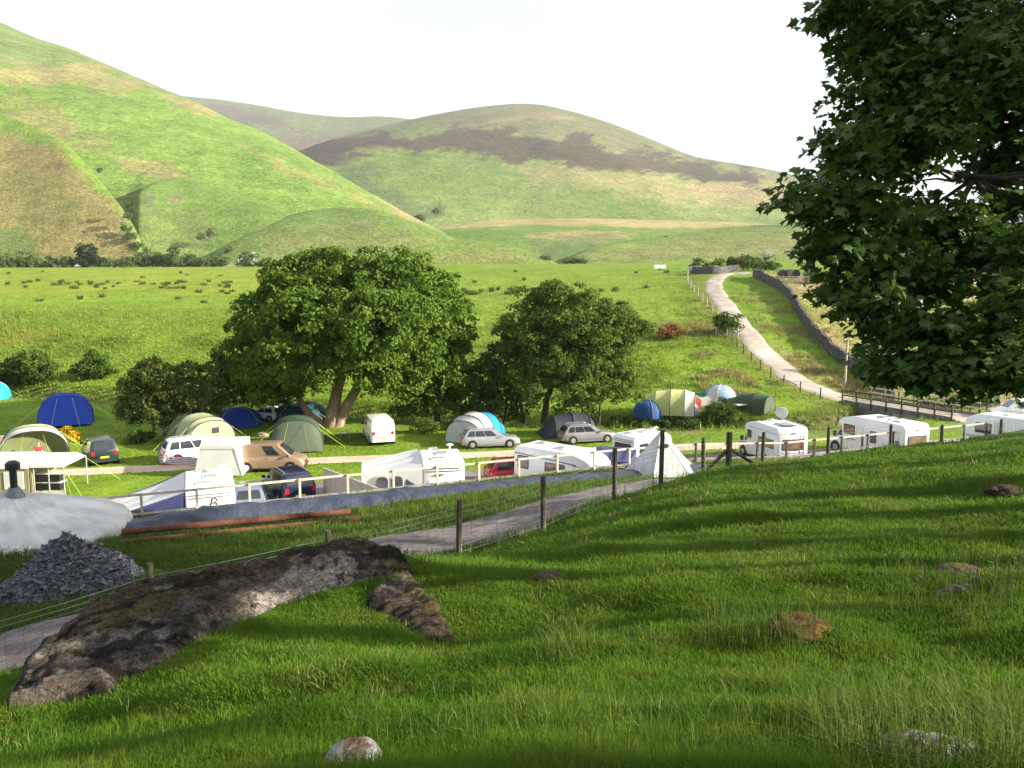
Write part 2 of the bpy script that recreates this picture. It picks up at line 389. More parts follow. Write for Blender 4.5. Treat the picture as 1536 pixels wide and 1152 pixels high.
# hillside pasture the photo was taken from, down to the top of the retaining wall
xs = np.concatenate([np.arange(-62, -12, .8), np.arange(-12, 14, .11), np.arange(14, 62, .7)])
tt = np.concatenate([np.linspace(0, .62, 330), np.linspace(.625, 1, 110)])
XX, TT = np.meshgrid(xs, tt); yw = wall_y(XX); YN = -9 + (yw + 9)*TT
ZN = hn(XX, YN)
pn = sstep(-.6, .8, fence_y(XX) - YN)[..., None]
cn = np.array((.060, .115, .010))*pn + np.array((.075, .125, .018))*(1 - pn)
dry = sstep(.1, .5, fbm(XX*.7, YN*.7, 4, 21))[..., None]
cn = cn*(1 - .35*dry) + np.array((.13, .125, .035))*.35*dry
M_PAST = land_mat('pasture', (.35, 1.7, 9.), (.3, .4, .5), bump=.9, bdist=.06, bscale=14., dark=(.5,.58,.5))
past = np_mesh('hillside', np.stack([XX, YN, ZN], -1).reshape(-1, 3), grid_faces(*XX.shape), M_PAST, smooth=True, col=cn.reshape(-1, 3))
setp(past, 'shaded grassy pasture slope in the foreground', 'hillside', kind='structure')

# stream under the trees
M_WATER = mat('stream_water', (.035, .04, .03), (.05, .055, .04), rough=.08, spec=.5, scale=2, bump=.25)
rv = MB(); rr = []
for i, p in enumerate(RIV):
    d = RIV[min(i+1, len(RIV)-1)] - RIV[max(i-1, 0)]; d = d/np.hypot(*d); n = np.array((-d[1], d[0]))
    rr.append([Vector((*(p + n*2.6), -.75)), Vector((*(p - n*2.6), -.75))])
rv.loft(rr, closed=False, caps=False)
setp(rv.build('stream', M_WATER), 'narrow stream running under the valley trees', 'stream', kind='structure')

# ------------------------------------------------------------------ ribbons laid on the land
def smooth_path(P, step=.6):
    P = [np.array(p[:2], float) for p in P]; out = []
    for i in range(len(P) - 1):
        p0, p1, p2, p3 = P[max(i-1, 0)], P[i], P[i+1], P[min(i+2, len(P)-1)]
        n = max(2, int(np.hypot(*(p2 - p1))/step))
        for k in range(n):
            t = k/n
            out.append(.5*((2*p1) + (p2-p0)*t + (2*p0-5*p1+4*p2-p3)*t*t + (3*p1-p0-3*p2+p3)*t**3))
    out.append(P[-1]); return np.array(out)
def ribbon(name, path, w, m, fn, lift=.03, step=.6, wob=.25, seed=0, nx=9, crown=0., zf=None):
    P = smooth_path(path, step); d = np.gradient(P, axis=0); d /= np.hypot(d[:, 0], d[:, 1])[:, None] + 1e-9
    n = np.stack([-d[:, 1], d[:, 0]], 1); s = np.linspace(-1, 1, nx); k = np.arange(len(P))
    wl = w/2*(1 + wob*fbm(k*.15, k*0+3, 3, seed)); wr = w/2*(1 + wob*fbm(k*.15, k*0+9, 3, seed+1))
    off = np.where(s[None] < 0, s[None]*wl[:, None], s[None]*wr[:, None])
    X = P[:, 0:1] + n[:, 0:1]*off; Y = P[:, 1:2] + n[:, 1:2]*off
    Z = fn(X, Y) + lift + crown*(1 - s[None]**2)
    if zf is not None: Z = zf(X, Y, Z)
    Z[:, 0] -= lift*1.6; Z[:, -1] -= lift*1.6
    return np_mesh(name, np.stack([X, Y, Z], -1).reshape(-1, 3), grid_faces(*X.shape), m, smooth=True)
M_LANE = mat('lane_gravel', (.40, .345, .29), (.30, .26, .22), rough=.95, scale=.5, bump=.4, spec=.1, bscale=8, c3=(.46, .41, .36), s3=.5)
M_TRACK = mat('track_gravel', (.20, .175, .17), (.12, .105, .10), rough=.95, scale=3., bump=.7, spec=.15, bscale=26, c3=(.26, .235, .23), s3=.2)
M_DIRT = mat('dirt_track', (.55, .44, .34), (.46, .36, .27), rough=.95, scale=.7, spec=.1, bump=.4, bscale=6)
M_HARD = mat('hardstanding', (.21, .19, .18), (.14, .13, .125), rough=.95, scale=.6, spec=.1, bump=.4, bscale=9, c3=(.30, .26, .22), s3=.3)
lane_pts = [hit(*p, hv0) for p in [(1128,411),(1105,410),(1086,412),(1074,419),(1071,432),(1080,448),(1098,470),(1118,497),(1140,524),(1165,546),(1200,572),(1240,590),(1283,602)]]
lane_end = [hit(1450, 629, hv0), hit(1536, 642, hv0), hit(1640, 656, hv0)]
setp(ribbon('lane', lane_pts, 3.3, M_LANE, hv, .06, wob=.12, crown=.05), 'pale gravel lane winding up the meadow', 'lane', kind='structure')
setp(ribbon('lane_approach', lane_end, 3.6, M_LANE, hv, .06, wob=.1), 'lane below the bridge', 'lane', kind='structure')
setp(ribbon('dirt_track', [hit(*p) for p in [(40,712),(120,707),(300,699),(450,692),(600,686),(760,680),(900,675),(1050,670),(1110,668),(1200,668)]], 2.1, M_DIRT, hv, .045, wob=.2, seed=5),
     'sandy track across the campsite lawn', 'track', kind='structure')
hs = []
for px_ in np.arange(80, 1700, 30.):
    far = hit(px_, np.interp(px_, [80, 300, 430, 560, 700, 900, 1090, 1250, 1700], [762, 742, 724, 712, 703, 689, 678, 671, 655]))
    a = (px_ - 768)/1200; yn = 38.96/(1 - .435*a) + .25
    hs.append([(a*yn*(1-t) + far.x*t, yn*(1-t) + far.y*t) for t in np.linspace(0, 1, 14)])
hs = np.array(hs); X, Y = hs[..., 0], hs[..., 1]; Z = hv(X, Y) + .05; Z[:, -1] -= .1
setp(np_mesh('hardstanding', np.stack([X, Y, Z], -1).reshape(-1, 3), grid_faces(*X.shape)[:, ::-1], M_HARD, smooth=True), 'grey gravel hardstanding behind the retaining wall', 'hardstanding', kind='structure')
tr = [at(*p) for p in [(-160,1010,14.6),(0,985,16.2),(100,948,17.3),(300,880,19),(450,850,20.6),(600,822,21.6),(740,800,22.8),(830,772,24.6),(900,752,27),(960,735,29.5),(1040,715,33)]]
setp(ribbon('track', tr, 3.9, M_TRACK, hn, .06, .3, wob=.16, seed=9, nx=15), 'shaded gravel track below the wire fence', 'track', kind='structure')
TRP = np.array([p[:2] for p in tr])

# ------------------------------------------------------------------ hills
M_HILL = land_mat('fell_grass', (.006, .03, .14, .5), (.4, .55, .75, .8), bump=1., bdist=5., bscale=.07, dark=(.58, .64, .55), light=(1.28, 1.2, 1.2), zs=(1, 3, 4, 2), specks=((.035, .60, .70, (.16, .12, .075), .55), (.16, .60, .68, (.10, .10, .05), .6)))
M_KNOLL = land_mat('knoll_grass', (.015, .08, .4, 1.2), (.4, .55, .75, .7), bump=1., bdist=2., bscale=.3, dark=(.56, .62, .54), light=(1.3, 1.22, 1.2), zs=(1, 2.5, 3, 1.5), specks=((.10, .60, .70, (.19, .14, .08), .55), (.5, .60, .68, (.11, .11, .05), .6)))
def hill(label, sil, base, Dr, Db, col, zones=(), m=M_HILL, pw=1.6, amp=.03, nsc=.004, step=3., rows=110, seed=0, back=.5):
    sx = np.array([p[0] for p in sil], float); c = np.arange(sx[0], sx[-1] + .1, step)
    hk = max(4, int(27/step)); ks = np.hanning(2*hk + 1); ks /= ks.sum()
    def sm(v): return np.convolve(np.pad(v, hk, mode='reflect', reflect_type='odd'), ks, 'valid')
    ys = sm(np.interp(c, sx, [p[1] for p in sil]))
    yb = sm(np.interp(c, [p[0] for p in base], [p[1] for p in base]))
    dr = sm(np.interp(c, [p[0] for p in Dr], [p[1] for p in Dr])); db = sm(np.interp(c, [p[0] for p in Db], [p[1] for p in Db]))
    t = np.concatenate([np.linspace(0, 1, rows), 1 + np.linspace(0, back, 14)[1:]])[:, None]
    a, br = ray(c, ys); _, bb = ray(c, yb)
    zr = CAMZ + br*dr; top_n = fbm(c*.05, c*0, 4, seed+2)*1.3/F*dr; zb = CAMZ + bb*db
    D = db + (dr - db)*t
    g = np.where(t <= 1, 1 - (1 - np.clip(t, 0, 1))**pw, 1 - (np.clip(t, 1, 9) - 1)**1.5*1.2)
    Z = zb + (zr - zb)*g; X = a*D; Y = D + 0*X
    w = np.clip(np.sin(PI*np.clip(t, 0, 1)), 0, 1)
    wx_ = X + 60*fbm(X*nsc*.7, Y*nsc*.7, 3, seed+5)*.004/nsc; wy_ = Y + 90*fbm(X*nsc*.7, Y*nsc*.7, 3, seed+8)*.004/nsc
    rid = 1 - np.abs(fbm(wx_*nsc*.7 + wy_*nsc*.5, wy_*nsc*.9 - wx_*nsc*.4, 4, seed))*2
    Z = Z + (fbm(wx_*nsc, wy_*nsc*1.2, 5, seed)*.55 + rid*.2)*amp*np.abs(zr - zb)*w
    for _ in range(4):                             # the crest as seen from the slope is where the skyline runs
        el = np.max(np.where(t <= 1.001, (Z - CAMZ)/D, -9), 0); kf = (br*dr*np.ones_like(el) + CAMZ - zb)/np.maximum(el*dr + CAMZ - zb, 1); kf = np.clip(sm(kf), .6, 1.3); Z = zb + (Z - zb)*kf
    Z = Z + top_n*np.exp(-((t - 1)/.10)**2)
    Z = np.where(t > 1.001, Z - 2*(t - 1), Z)
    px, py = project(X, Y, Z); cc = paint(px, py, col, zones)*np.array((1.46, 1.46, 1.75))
    o = np_mesh('hill', np.stack([X, Y, Z], -1).reshape(-1, 3), grid_faces(*X.shape), m, smooth=True, col=cc.reshape(-1, 3))
    return setp(o, label, 'hill', kind='structure')
K = lambda v: [(0, v)]
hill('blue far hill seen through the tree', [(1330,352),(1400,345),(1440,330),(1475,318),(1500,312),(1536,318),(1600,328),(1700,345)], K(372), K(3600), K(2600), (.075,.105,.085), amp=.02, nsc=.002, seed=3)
hill('dark heather ridge behind the fells', [(240,140),(300,147),(330,149),(400,160),(440,168),(480,173),(520,176),(575,174),(612,178),(680,188),(760,196)], K(262), K(2900), K(2100), (.088,.115,.055), [
  ([(290,150),(360,155),(430,168),(445,190),(400,192),(340,178)], (.075,.07,.06), 6, 30, .8),
  ([(380,190),(480,200),(560,200),(640,205),(640,250),(400,260)], (.085,.075,.055), 10, 34, .8)], amp=.06, nsc=.0025, seed=9)
hill('broad fell with dark heather band and rounded summit', [(420,238),(480,214),(540,198),(600,183),(640,174),(700,163),(740,158),(780,155),(815,157),(870,170),(920,186),(980,210),(1040,235),(1100,245),(1150,253),(1190,262),(1300,290),(1400,322),(1500,345),(1640,362)],
  [(400,345),(700,350),(1000,350),(1640,372)], [(420,1800),(780,2300),(1640,1900)], [(420,950),(780,1050),(1640,1000)], (.118,.165,.042), [
  ([(420,130),(1300,130),(1240,290),(1120,262),(900,215),(640,205),(440,230)], (.100,.106,.056), 14, 44, .9),
  ([(700,240),(800,238),(900,250),(1010,262),(1110,274),(1230,288),(1230,318),(1090,306),(980,294),(900,284),(830,280),(762,266)], (.215,.195,.085), 14, 34, .7),
  ([(1030,275),(1110,275),(1240,290),(1240,304),(1120,300),(1050,290)], (.22,.17,.09), 9, 22, .6),
  ([(430,232),(500,212),(560,202),(640,197),(740,194),(850,205),(960,225),(1040,240),(1130,260),(1135,280),(1090,274),(1000,266),(900,252),(800,240),(740,238),(680,236),(630,224),(560,224),(500,240),(440,250)], (.046,.038,.030), 7, 34, .92),
  ([(560,238),(640,230),(760,244),(800,262),(760,296),(640,322),(540,322),(490,270)], (.105,.165,.038), 9, 20, .9),
  ([(490,245),(560,250),(600,290),(660,318),(600,322),(520,285)], (.060,.092,.040), 8, 28, .7),
  ([(780,166),(860,170),(870,178),(800,177),(740,184),(700,190)], (.20,.16,.09), 4, 14, .5),
  ([(850,285),(920,290),(930,315),(860,320)], (.105,.175,.035), 7, 18, .8),
  ([(620,318),(660,300),(672,326),(640,330)], (.05,.075,.035), 5, 12, .7)], amp=.06, nsc=.0028, seed=14, rows=150)
hill('tall grassy fell rising at the left', [(-420,-60),(-200,-30),(0,33),(60,60),(100,71),(180,105),(250,135),(300,155),(330,172),(400,200),(470,240),(530,275),(580,303),(620,325),(660,346),(720,368)],
  K(394), [(-420,1300),(0,1150),(300,980),(720,620)], [(-420,440),(720,470)], (.112,.185,.034), [
  ([(-420,-80),(340,-80),(330,170),(250,150),(120,110),(-420,90)], (.105,.150,.050), 14, 40, .8),
  ([(-420,88),(120,92),(200,120),(230,140),(100,130),(-420,132)], (.23,.18,.085), 9, 30, .6),
  ([(240,140),(290,150),(340,176),(320,174),(270,156)], (.23,.17,.085), 7, 14, .65),
  ([(-420,170),(30,150),(110,170),(120,215),(-420,200)], (.20,.155,.075), 14, 36, .5),
  ([(180,232),(250,250),(282,268),(240,270),(195,255)], (.21,.17,.08), 8, 20, .65),
  ([(120,195),(170,200),(160,226),(110,220)], (.18,.145,.075), 10, 20, .5),
  ([(360,215),(460,250),(560,300),(630,335),(560,310),(440,262)], (.20,.185,.065), 9, 20, .6),
  ([(560,290),(620,322),(650,340),(600,330)], (.26,.19,.10), 4, 10, .6),
  ([(5,116),(28,118),(26,126),(8,124)], (.11,.09,.05), 5, 8, .5),
  ([(190,285),(212,270),(230,300),(205,392),(190,392)], (.07,.115,.03), 5, 12, .7)], pw=1.35, amp=.055, nsc=.004, seed=22, rows=150)
hill('bracken brown spur of the left fell', [(-420,60),(-150,130),(0,168),(60,193),(100,214),(130,248),(160,283),(190,320),(212,358),(224,394)], K(397), [(-420,640),(0,560),(224,430)], [(-420,410),(224,418)], (.115,.185,.032), [
  ([(-420,190),(0,196),(60,214),(110,252),(170,312),(212,368),(222,398),(60,398),(0,380),(-420,372)], BRACKEN, 7, 26, .8),
  ([(-420,260),(90,262),(150,330),(60,345),(-420,340)], (.145,.16,.05), 14, 40, .5),
  ([(80,244),(104,250),(100,262),(82,256)], (.12,.09,.06), 5, 10, .6),
  ([(-420,335),(40,350),(80,398),(-420,398)], (.09,.14,.035), 9, 26, .8)], m=M_KNOLL, pw=1.25, amp=.04, nsc=.010, seed=31, rows=120)
hill('low green spur beside the gully', [(186,396),(190,330),(196,303),(210,282),(235,270),(270,266),(330,282),(390,300),(430,318),(480,345),(540,394)], K(397), [(186,470),(270,620),(540,480)], K(424), (.100,.165,.034), [
  ([(215,290),(235,288),(232,312),(215,312)], (.085,.10,.055), 5, 14, .7), ([(250,290),(274,290),(272,302),(252,302)], (.13,.10,.06), 5, 12, .6),
  ([(286,344),(330,340),(330,362),(292,362)], (.11,.085,.055), 6, 16, .65), ([(200,300),(300,320),(320,392),(200,392)], (.13,.16,.05), 14, 30, .5)], m=M_KNOLL, pw=1.9, amp=.05, nsc=.012, seed=37)
hill('rounded knoll with small rock outcrops', [(270,397),(300,384),(330,368),(360,350),(400,334),(450,318),(500,311),(560,313),(600,325),(640,340),(690,360),(750,384),(790,397)], K(398), [(270,430),(500,530),(790,430)], K(412), (.098,.155,.036), [
  ([(518,326),(556,328),(556,342),(530,338)], (.17,.14,.10), 4, 12, .6), ([(380,350),(520,345),(640,360),(640,392),(400,392)], (.14,.155,.05), 12, 40, .6),
  ([(280,392),(320,372),(344,366),(330,392)], (.055,.085,.03), 5, 12, .6)], m=M_KNOLL, pw=1.7, amp=.05, nsc=.014, seed=43)
hill('grassy terrace crossed by pale tracks', [(600,352),(640,342),(680,336),(740,330),(860,327),(1000,330),(1100,333),(1200,335),(1300,340),(1400,350),(1640,372)], K(396), [(600,760),(1640,820)], K(470), (.105,.168,.034), [
  ([(640,331),(860,325),(1110,332),(1180,338),(1000,344),(900,338),(760,340),(640,342)], (.30,.245,.12), 2, 8, .75),
  ([(780,352),(860,344),(960,350),(900,364),(800,360)], (.28,.22,.11), 3, 12, .6),
  ([(780,362),(860,350),(940,356),(900,374),(840,392),(810,380)], (.085,.12,.045), 5, 14, .6),
  ([(690,342),(800,344),(780,356),(660,356)], (.10,.175,.03), 5, 12, .7)], m=M_KNOLL, pw=1.2, amp=.05, nsc=.008, seed=51)
hill('olive green swell above the farm lane', [(840,394),(870,376),(920,364),(1000,352),(1080,342),(1140,337),(1200,339),(1300,348),(1400,362),(1640,388)], K(398), [(840,470),(1140,620),(1640,520)], K(440), (.112,.162,.038), [
  ([(900,378),(1000,364),(1120,350),(1240,350),(1240,392),(900,392)], (.155,.155,.06), 12, 30, .55),
  ([(1120,333),(1200,336),(1250,342),(1130,340)], (.05,.07,.03), 1.5, 4, .8)], m=M_KNOLL, pw=1.6, amp=.04, nsc=.012, seed=57)
hill('small grassy knoll above the meadow', [(560,397),(600,378),(640,366),(700,360),(760,367),(800,378),(826,390),(840,397)], K(398), [(560,420),(700,450),(840,420)], K(404), (.108,.172,.034), [
  ([(640,376),(760,374),(810,388),(800,396),(640,396)], (.165,.15,.06), 8, 24, .6)], m=M_KNOLL, pw=1.7, amp=.05, nsc=.018, seed=63)
# ------------------------------------------------------------------ vehicles
M_GLASS = mat('dark_glass', (.02, .025, .03), (.03, .035, .04), rough=.06, spec=.6, coat=.3)
M_TYRE = mat('tyre_rubber', (.018, .018, .018), rough=.8, spec=.2)
M_RIM = mat('alloy_rim', (.55, .56, .58), (.42, .43, .45), rough=.3, metal=.7, scale=9)
M_TRIM = mat('black_trim', (.02, .02, .022), rough=.5)
M_RED = mat('tail_lamp', (.42, .015, .015), rough=.15, coat=.5)
M_LAMP = mat('head_lamp', (.75, .77, .8), rough=.08, coat=.6)
M_PLATE = mat('yellow_plate', (.75, .55, .06), rough=.4)
M_WHITE = mat('white_coach_paint', (.80, .81, .82), (.74, .75, .76), rough=.3, coat=.25, scale=1.2)
M_CREAM = mat('off_white_plastic', (.72, .71, .67), (.66, .65, .61), rough=.45)
M_GREYT = mat('grey_stripe', (.16, .17, .2), rough=.4)
M_BLIND = mat('brown_blind_behind_glass', (.22, .15, .11), (.12, .085, .07), rough=.12, scale=3, coat=.5)
def paint_m(name, c, metal=.25, rough=.32): return mat(name, c, tuple(x*.93 for x in c), rough=rough, metal=metal, coat=.5, scale=2)

def add_wheel(par, x, y, r, w=.2, sgn=1):
    wm = MB(); wm.lathe([(r*.62, -w/2), (r*.93, -w/2), (r, -w*.32), (r, w*.32), (r*.93, w/2), (r*.62, w/2)], (x, y, r), 20, 'Y')
    wh = wm.build('wheel', M_TYRE, par, smooth=35)
    rm = MB(); yo = y - sgn*(-w/2 - .006)
    rm.lathe([(r*.63, -.012), (r*.63, .012), (r*.56, .012)], (x, yo, r), 20, 'Y')
    for k in range(5):
        a = 2*PI*k/5 + .3; rm.beam((x + math.cos(a)*r*.08, yo + sgn*.008, r + math.sin(a)*r*.08), (x + math.cos(a)*r*.58, yo + sgn*.008, r + math.sin(a)*r*.58), .03, r*.2)
    rm.lathe([(r*.14, -.02), (r*.14, .025)], (x, yo, r), 10, 'Y')
    rm.build('rim', M_RIM, wh, smooth=35)

def car(name, label, cat, loc, rz, sc, paint, L=4.6, Wd=1.8, H=1.48, belt=.92, top=None, gh=None, splits=(), roof=None,
        wheel=.32, wx=None, rails=False, van_side=False, group='vehicles parked on the campsite', dark_sill=False, rear_glass=True):
    """x forward. top: list of (x,z) along the lower body from tail to nose; gh: rear base x, rear top x, front top x, front base x"""
    t = thing(name, label, cat, loc, rz, group, sc)
    h = Wd/2; xr, xf = -L/2, L/2
    top = top or [(xr, .78), (xr+.06, belt), (.95, belt), (1.35, belt-.02), (xf-.35, .78), (xf-.06, .66), (xf, .5)]
    gh = gh or (xr+.12, xr+.55, .25, 1.15)
    wx = wx or (xr + .82, xf - .88)
    bm_ = MB(); rings = []
    xs_ = sorted(set([round(p[0], 3) for p in top] + [round(v, 3) for v in np.linspace(xr, xf, 15)]))
    for x in xs_:
        zt = float(np.interp(x, [p[0] for p in top], [p[1] for p in top]))
        e = min(x - xr, xf - x); k = 1 - .17*(1 - min(1, e/.5))**2
        zb = .2 + .10*(1 - min(1, e/.3)); w = h*k; m = max(zb + .06, zt*.5)
        r = [(-w*.9, zb), (-w*.985, zb + .08), (-w, m), (-w*.985, zt - .14*min(1, zt)), (-w*.93, zt - .03), (-w*.84, zt)]
        rings.append([Vector((x, y, z)) for y, z in r] + [Vector((x, -y, z)) for y, z in reversed(r)])
    bm_.loft(rings); bm_.build('body', paint, t, smooth=40)
    # cabin
    a, b, c, d = gh; wb, wt = h*.93, h*.74 if not van_side else h*.84
    zt = H - .05; cb = MB(); z0 = belt - .05
    lv = [(z0, a, d, wb), (belt + (zt-belt)*.5, a + (b-a)*.5 - .02, d + (c-d)*.52, wb*.52 + wt*.48 + .02), (zt, b, c, wt), (H, b + .14, c - .16, wt*.82)]
    cr = []
    for z, x0, x1, w in lv:
        cut = .10
        cr.append([Vector(p) for p in ((x0 + cut*.4, -w, z), (x1 - cut, -w, z), (x1, -w*.86, z), (x1, w*.86, z), (x1 - cut, w, z), (x0 + cut*.4, w, z), (x0, w*.9, z), (x0, -w*.9, z))])
    cb.loft(cr); cb.build('cabin', roof or paint, t, smooth=30)
    # glazing follows the cabin faces
    def lerp(p, q, s): return p + (q - p)*s
    def pane(nm, i, j, s0, s1, v0, v1, m=M_GLASS, off=.006):
        mb_ = MB(); g = []; lo = cr
        def P(s, v):
            v2 = v*2; k = 0 if v2 < 1 else 1; f = v2 - k
            return lerp(lerp(lo[k][i], lo[k][j], s), lerp(lo[k+1][i], lo[k+1][j], s), f)
        rws = []
        for v in (v0, .5, v1): rws.append([P(s, v) for s in (s0, s1)])
        n = (rws[0][1] - rws[0][0]).cross(rws[1][0] - rws[0][0]).normalized()
        fr = [[p + n*off for p in r] for r in rws]; bk = [[p - n*.01 for p in r] for r in rws]
        if nm == 'side_window':
            sg = 1 if rws[0][0].y > 0 else -1; fr = [[p + Vector((0, sg*.014, .004)) for p in r] for r in rws]; bk = [[p - Vector((0, sg*.01, 0)) for p in r] for r in rws]
        F6 = [p for r in fr for p in r]; B6 = [p for r in bk for p in r]
        mb_.add(F6 + B6, [(0,1,3,2),(2,3,5,4),(8,9,7,6),(10,11,9,8),(0,6,7,1),(4,5,11,10),(0,2,8,6),(2,4,10,8),(1,7,9,3),(3,9,11,5)]); mb_.build(nm, m, t)
    ss = list(splits) or [.04, .34, .66, .93]
    for q in range(len(ss) - 1):
        g = .012
        pane('side_window', 0, 1, ss[q] + g, ss[q+1] - g, .16, .9); pane('side_window', 4, 5, 1 - ss[q+1] + g, 1 - ss[q] - g, .16, .9)
    pane('windscreen', 2, 3, .04, .96, .1, .93)
    if rear_glass: pane('rear_window', 6, 7, .08, .92, .22, .88)
    for x in wx:
        for s in (1, -1):
            ar = MB(); ar.lathe([(wheel*1.2, -.015), (wheel*1.2, .015)], (x, s*(h - .012), wheel), 20, 'Y'); ar.build('wheel_arch', M_TRIM, t)
        for s in (1, -1): add_wheel(t, x, s*(h - .085), wheel, .2, s)
    for s in (1, -1):
        lm = MB(); lm.box((xr + .07, s*h*.74, belt - .12), (.16, h*.2, .26)); lm.build('tail_light', M_RED, t)
        lm = MB(); lm.box((xf - .27, s*h*.66, .66), (.34, h*.3, .13), rz=-s*.25); lm.build('headlight', M_LAMP, t)
        mm = MB(); mm.panel((d - .25, s*(h + .07), belt + .07), (0, 1, 0), (0, 0, 1), .2, .14, .05, .05); mm.build('wing_mirror', paint if not van_side else M_TRIM, t)
        for q in (-.15, .75):
            dh = MB(); dh.box((q, s*h*.99, belt - .12), (.2, .03, .03)); dh.build('door_handle', M_TRIM if van_side else paint, t)
    pl = MB(); pl.box((xr - .005, 0, .62), (.03, .52, .12)); pl.build('number_plate', M_PLATE, t)
    for q in ((xr + .05, .18, Wd*.84, .40), (xf - .06, .16, Wd*.76, .36)):
        bp = MB(); bp.box((q[0], 0, q[3]), (q[1], q[2], .18)); bp.build('bumper', paint if not dark_sill else M_TRIM, t)
    gr = MB(); gr.box((xf - .015, 0, .56), (.05, Wd*.42, .12)); gr.build('grille', M_TRIM, t)
    for s in (1, -1):
        sl_ = MB(); sl_.box(((wx[0]+wx[1])/2, s*h*.965, .235), (wx[1]-wx[0]-.8, .06, .1)); sl_.build('sill', M_TRIM if dark_sill else M_GREYT, t)
    if rails:
        for s in (1, -1):
            rl = MB(); rl.tube([(b + .2, s*wt*.86, H - .01), (b + .3, s*wt*.86, H + .05), (c - .4, s*wt*.86, H + .05), (c - .3, s*wt*.86, H - .01)], .022); rl.build('roof_rail', M_RIM, t)
    return t

P_DKGREEN = paint_m('dark_green_paint', (.018, .035, .034)); P_WHITE = paint_m('white_paint', (.78, .79, .80), 0); P_SILV = paint_m('silver_paint', (.46, .47, .49), .55)
P_GREY = paint_m('pewter_paint', (.30, .30, .31), .55); P_COP = paint_m('copper_paint', (.38, .25, .165), .4); P_NAVY = paint_m('midnight_blue_paint', (.012, .014, .05), .3)
P_SLATE = paint_m('slate_blue_paint', (.17, .22, .29), .4); P_REDC = paint_m('red_paint', (.50, .028, .045), .1)

def put(px, py, Y=None):
    p = hit(px, py) if Y is None else at(px, py, Y)
    return (p.x, p.y, p.z if Y is None else gz(p.x, p.y) + .05)
EST = dict(L=4.7, H=1.5, gh=(-2.24, -1.85, .35, 1.15), splits=(.05, .27, .56, .86), rails=True)
van_t = [(-2.42, .85), (-2.38, 1.06), (1.5, 1.06), (1.85, 1.0), (2.3, .86), (2.42, .62)]

car('people_carrier', 'dark green people carrier parked beside the yellow gorse bush', 'car', put(151, 690), R(124), .98, P_DKGREEN, L=4.6, H=1.72, belt=1.0, Wd=1.85,
    gh=(-2.28, -1.95, .55, 1.65), splits=(.05, .3, .6, .88), top=[(-2.3,.8),(-2.25,1.0),(1.4,1.0),(1.9,.92),(2.2,.75),(2.3,.5)])
car('panel_van', 'white panel van parked on the lawn beside the sycamore trunk', 'van', put(568, 660), R(108), .97, P_WHITE, L=4.85, Wd=1.92, H=1.96, belt=1.08, top=van_t,
    gh=(-2.40, -2.3, 1.0, 1.75), splits=(.66, .9), van_side=True, wheel=.33, rear_glass=False)
car('estate_car', 'silver estate car parked in front of the blue and white tunnel tent', 'car', put(735, 669), R(10), .90, P_SILV, **EST)
car('estate_car', 'pewter grey estate car backed up to the dark drive-away awning', 'car', put(880, 662), R(16), .90, P_GREY, **EST)
car('estate_car', 'white estate car with dark roof rails behind the striped windbreak', 'car', put(296, 690), R(34), .96, P_WHITE, L=4.6, H=1.68, belt=1.0, gh=(-2.22, -1.9, .5, 1.3), splits=(.05, .28, .58, .87), rails=True, wheel=.35)
car('small_van', 'copper brown van parked against the white drive-away awning', 'van', put(408, 704), R(4), .97, P_COP, L=4.5, Wd=1.8, H=1.84, belt=1.02, van_side=True, roof=P_COP,
    top=[(-2.25,.85),(-2.2,1.02),(1.3,1.02),(1.6,1.0),(2.08,.84),(2.22,.6)], gh=(-2.22, -2.12, .62, 1.5), splits=(.60, .86), dark_sill=True)
hz = lambda x, y: gz(x, y) + .05
def put2(px, Y): a = (px - 768)/1200; return (a*Y*1.0, Y, hz(a*Y, Y))
car('hatchback', 'slate blue hatchback parked beside the caravan with the swoosh emblem', 'car', put2(364, 41.2), R(108), .95, P_SLATE, L=4.1, H=1.55, gh=(-1.95, -1.5, .3, 1.15), splits=(.08, .5, .85))
car('off_road_car', 'midnight blue off-road car parked next to the slate blue hatchback', 'car', put2(424, 43.4), R(122), 1.03, P_NAVY, L=4.5, H=1.7, belt=1.02, Wd=1.88, gh=(-2.15, -1.75, .4, 1.3), splits=(.06, .3, .6, .86), rails=True, wheel=.36)
car('hatchback', 'red hatchback mostly hidden behind the wall rail', 'car', put2(776, 47.0), R(14), .95, P_REDC, L=4.0, H=1.5, gh=(-1.9, -1.45, .3, 1.1), splits=(.08, .5, .85))
car('parked_car', 'small white car glimpsed in the shade under the sycamore', 'car', put(398, 630), R(160), .8, P_WHITE, L=4.0, H=1.5, gh=(-1.9, -1.45, .3, 1.1), splits=(.08, .5, .85))

# ---- caravans and motorhomes: x forward, profile extruded across the width
def shell(par, prof, Wd, m, name='body', bev=.10, z0=.0):
    n = len(prof); cx = sum(p[0] for p in prof)/n; cz = sum(p[1] for p in prof)/n
    sh = lambda k, y: [Vector((cx + (x - cx)*k, y, cz + (z - cz)*k)) for x, z in prof]
    mb_ = MB(); w = Wd/2
    mb_.loft([sh(.955, -w), sh(.985, -w + bev*.3), sh(1, -w + bev), sh(1, w - bev), sh(.985, w - bev*.3), sh(.955, w)])
    return mb_.build(name, m, par, smooth=35)
def rnd(P, r=.25, n=4):
    """round the corners of a closed profile"""
    out = []; N_ = len(P)
    for i in range(N_):
        p0, p, p1 = Vector(P[i-1]), Vector(P[i]), Vector(P[(i+1) % N_])
        d0, d1 = (p0 - p), (p1 - p); q = min(r, d0.length*.45, d1.length*.45); a, b = p + d0.normalized()*q, p + d1.normalized()*q
        for k in range(n + 1):
            s = k/n; out.append(tuple(a*(1-s)**2 + p*2*s*(1-s) + b*s*s))
    return out
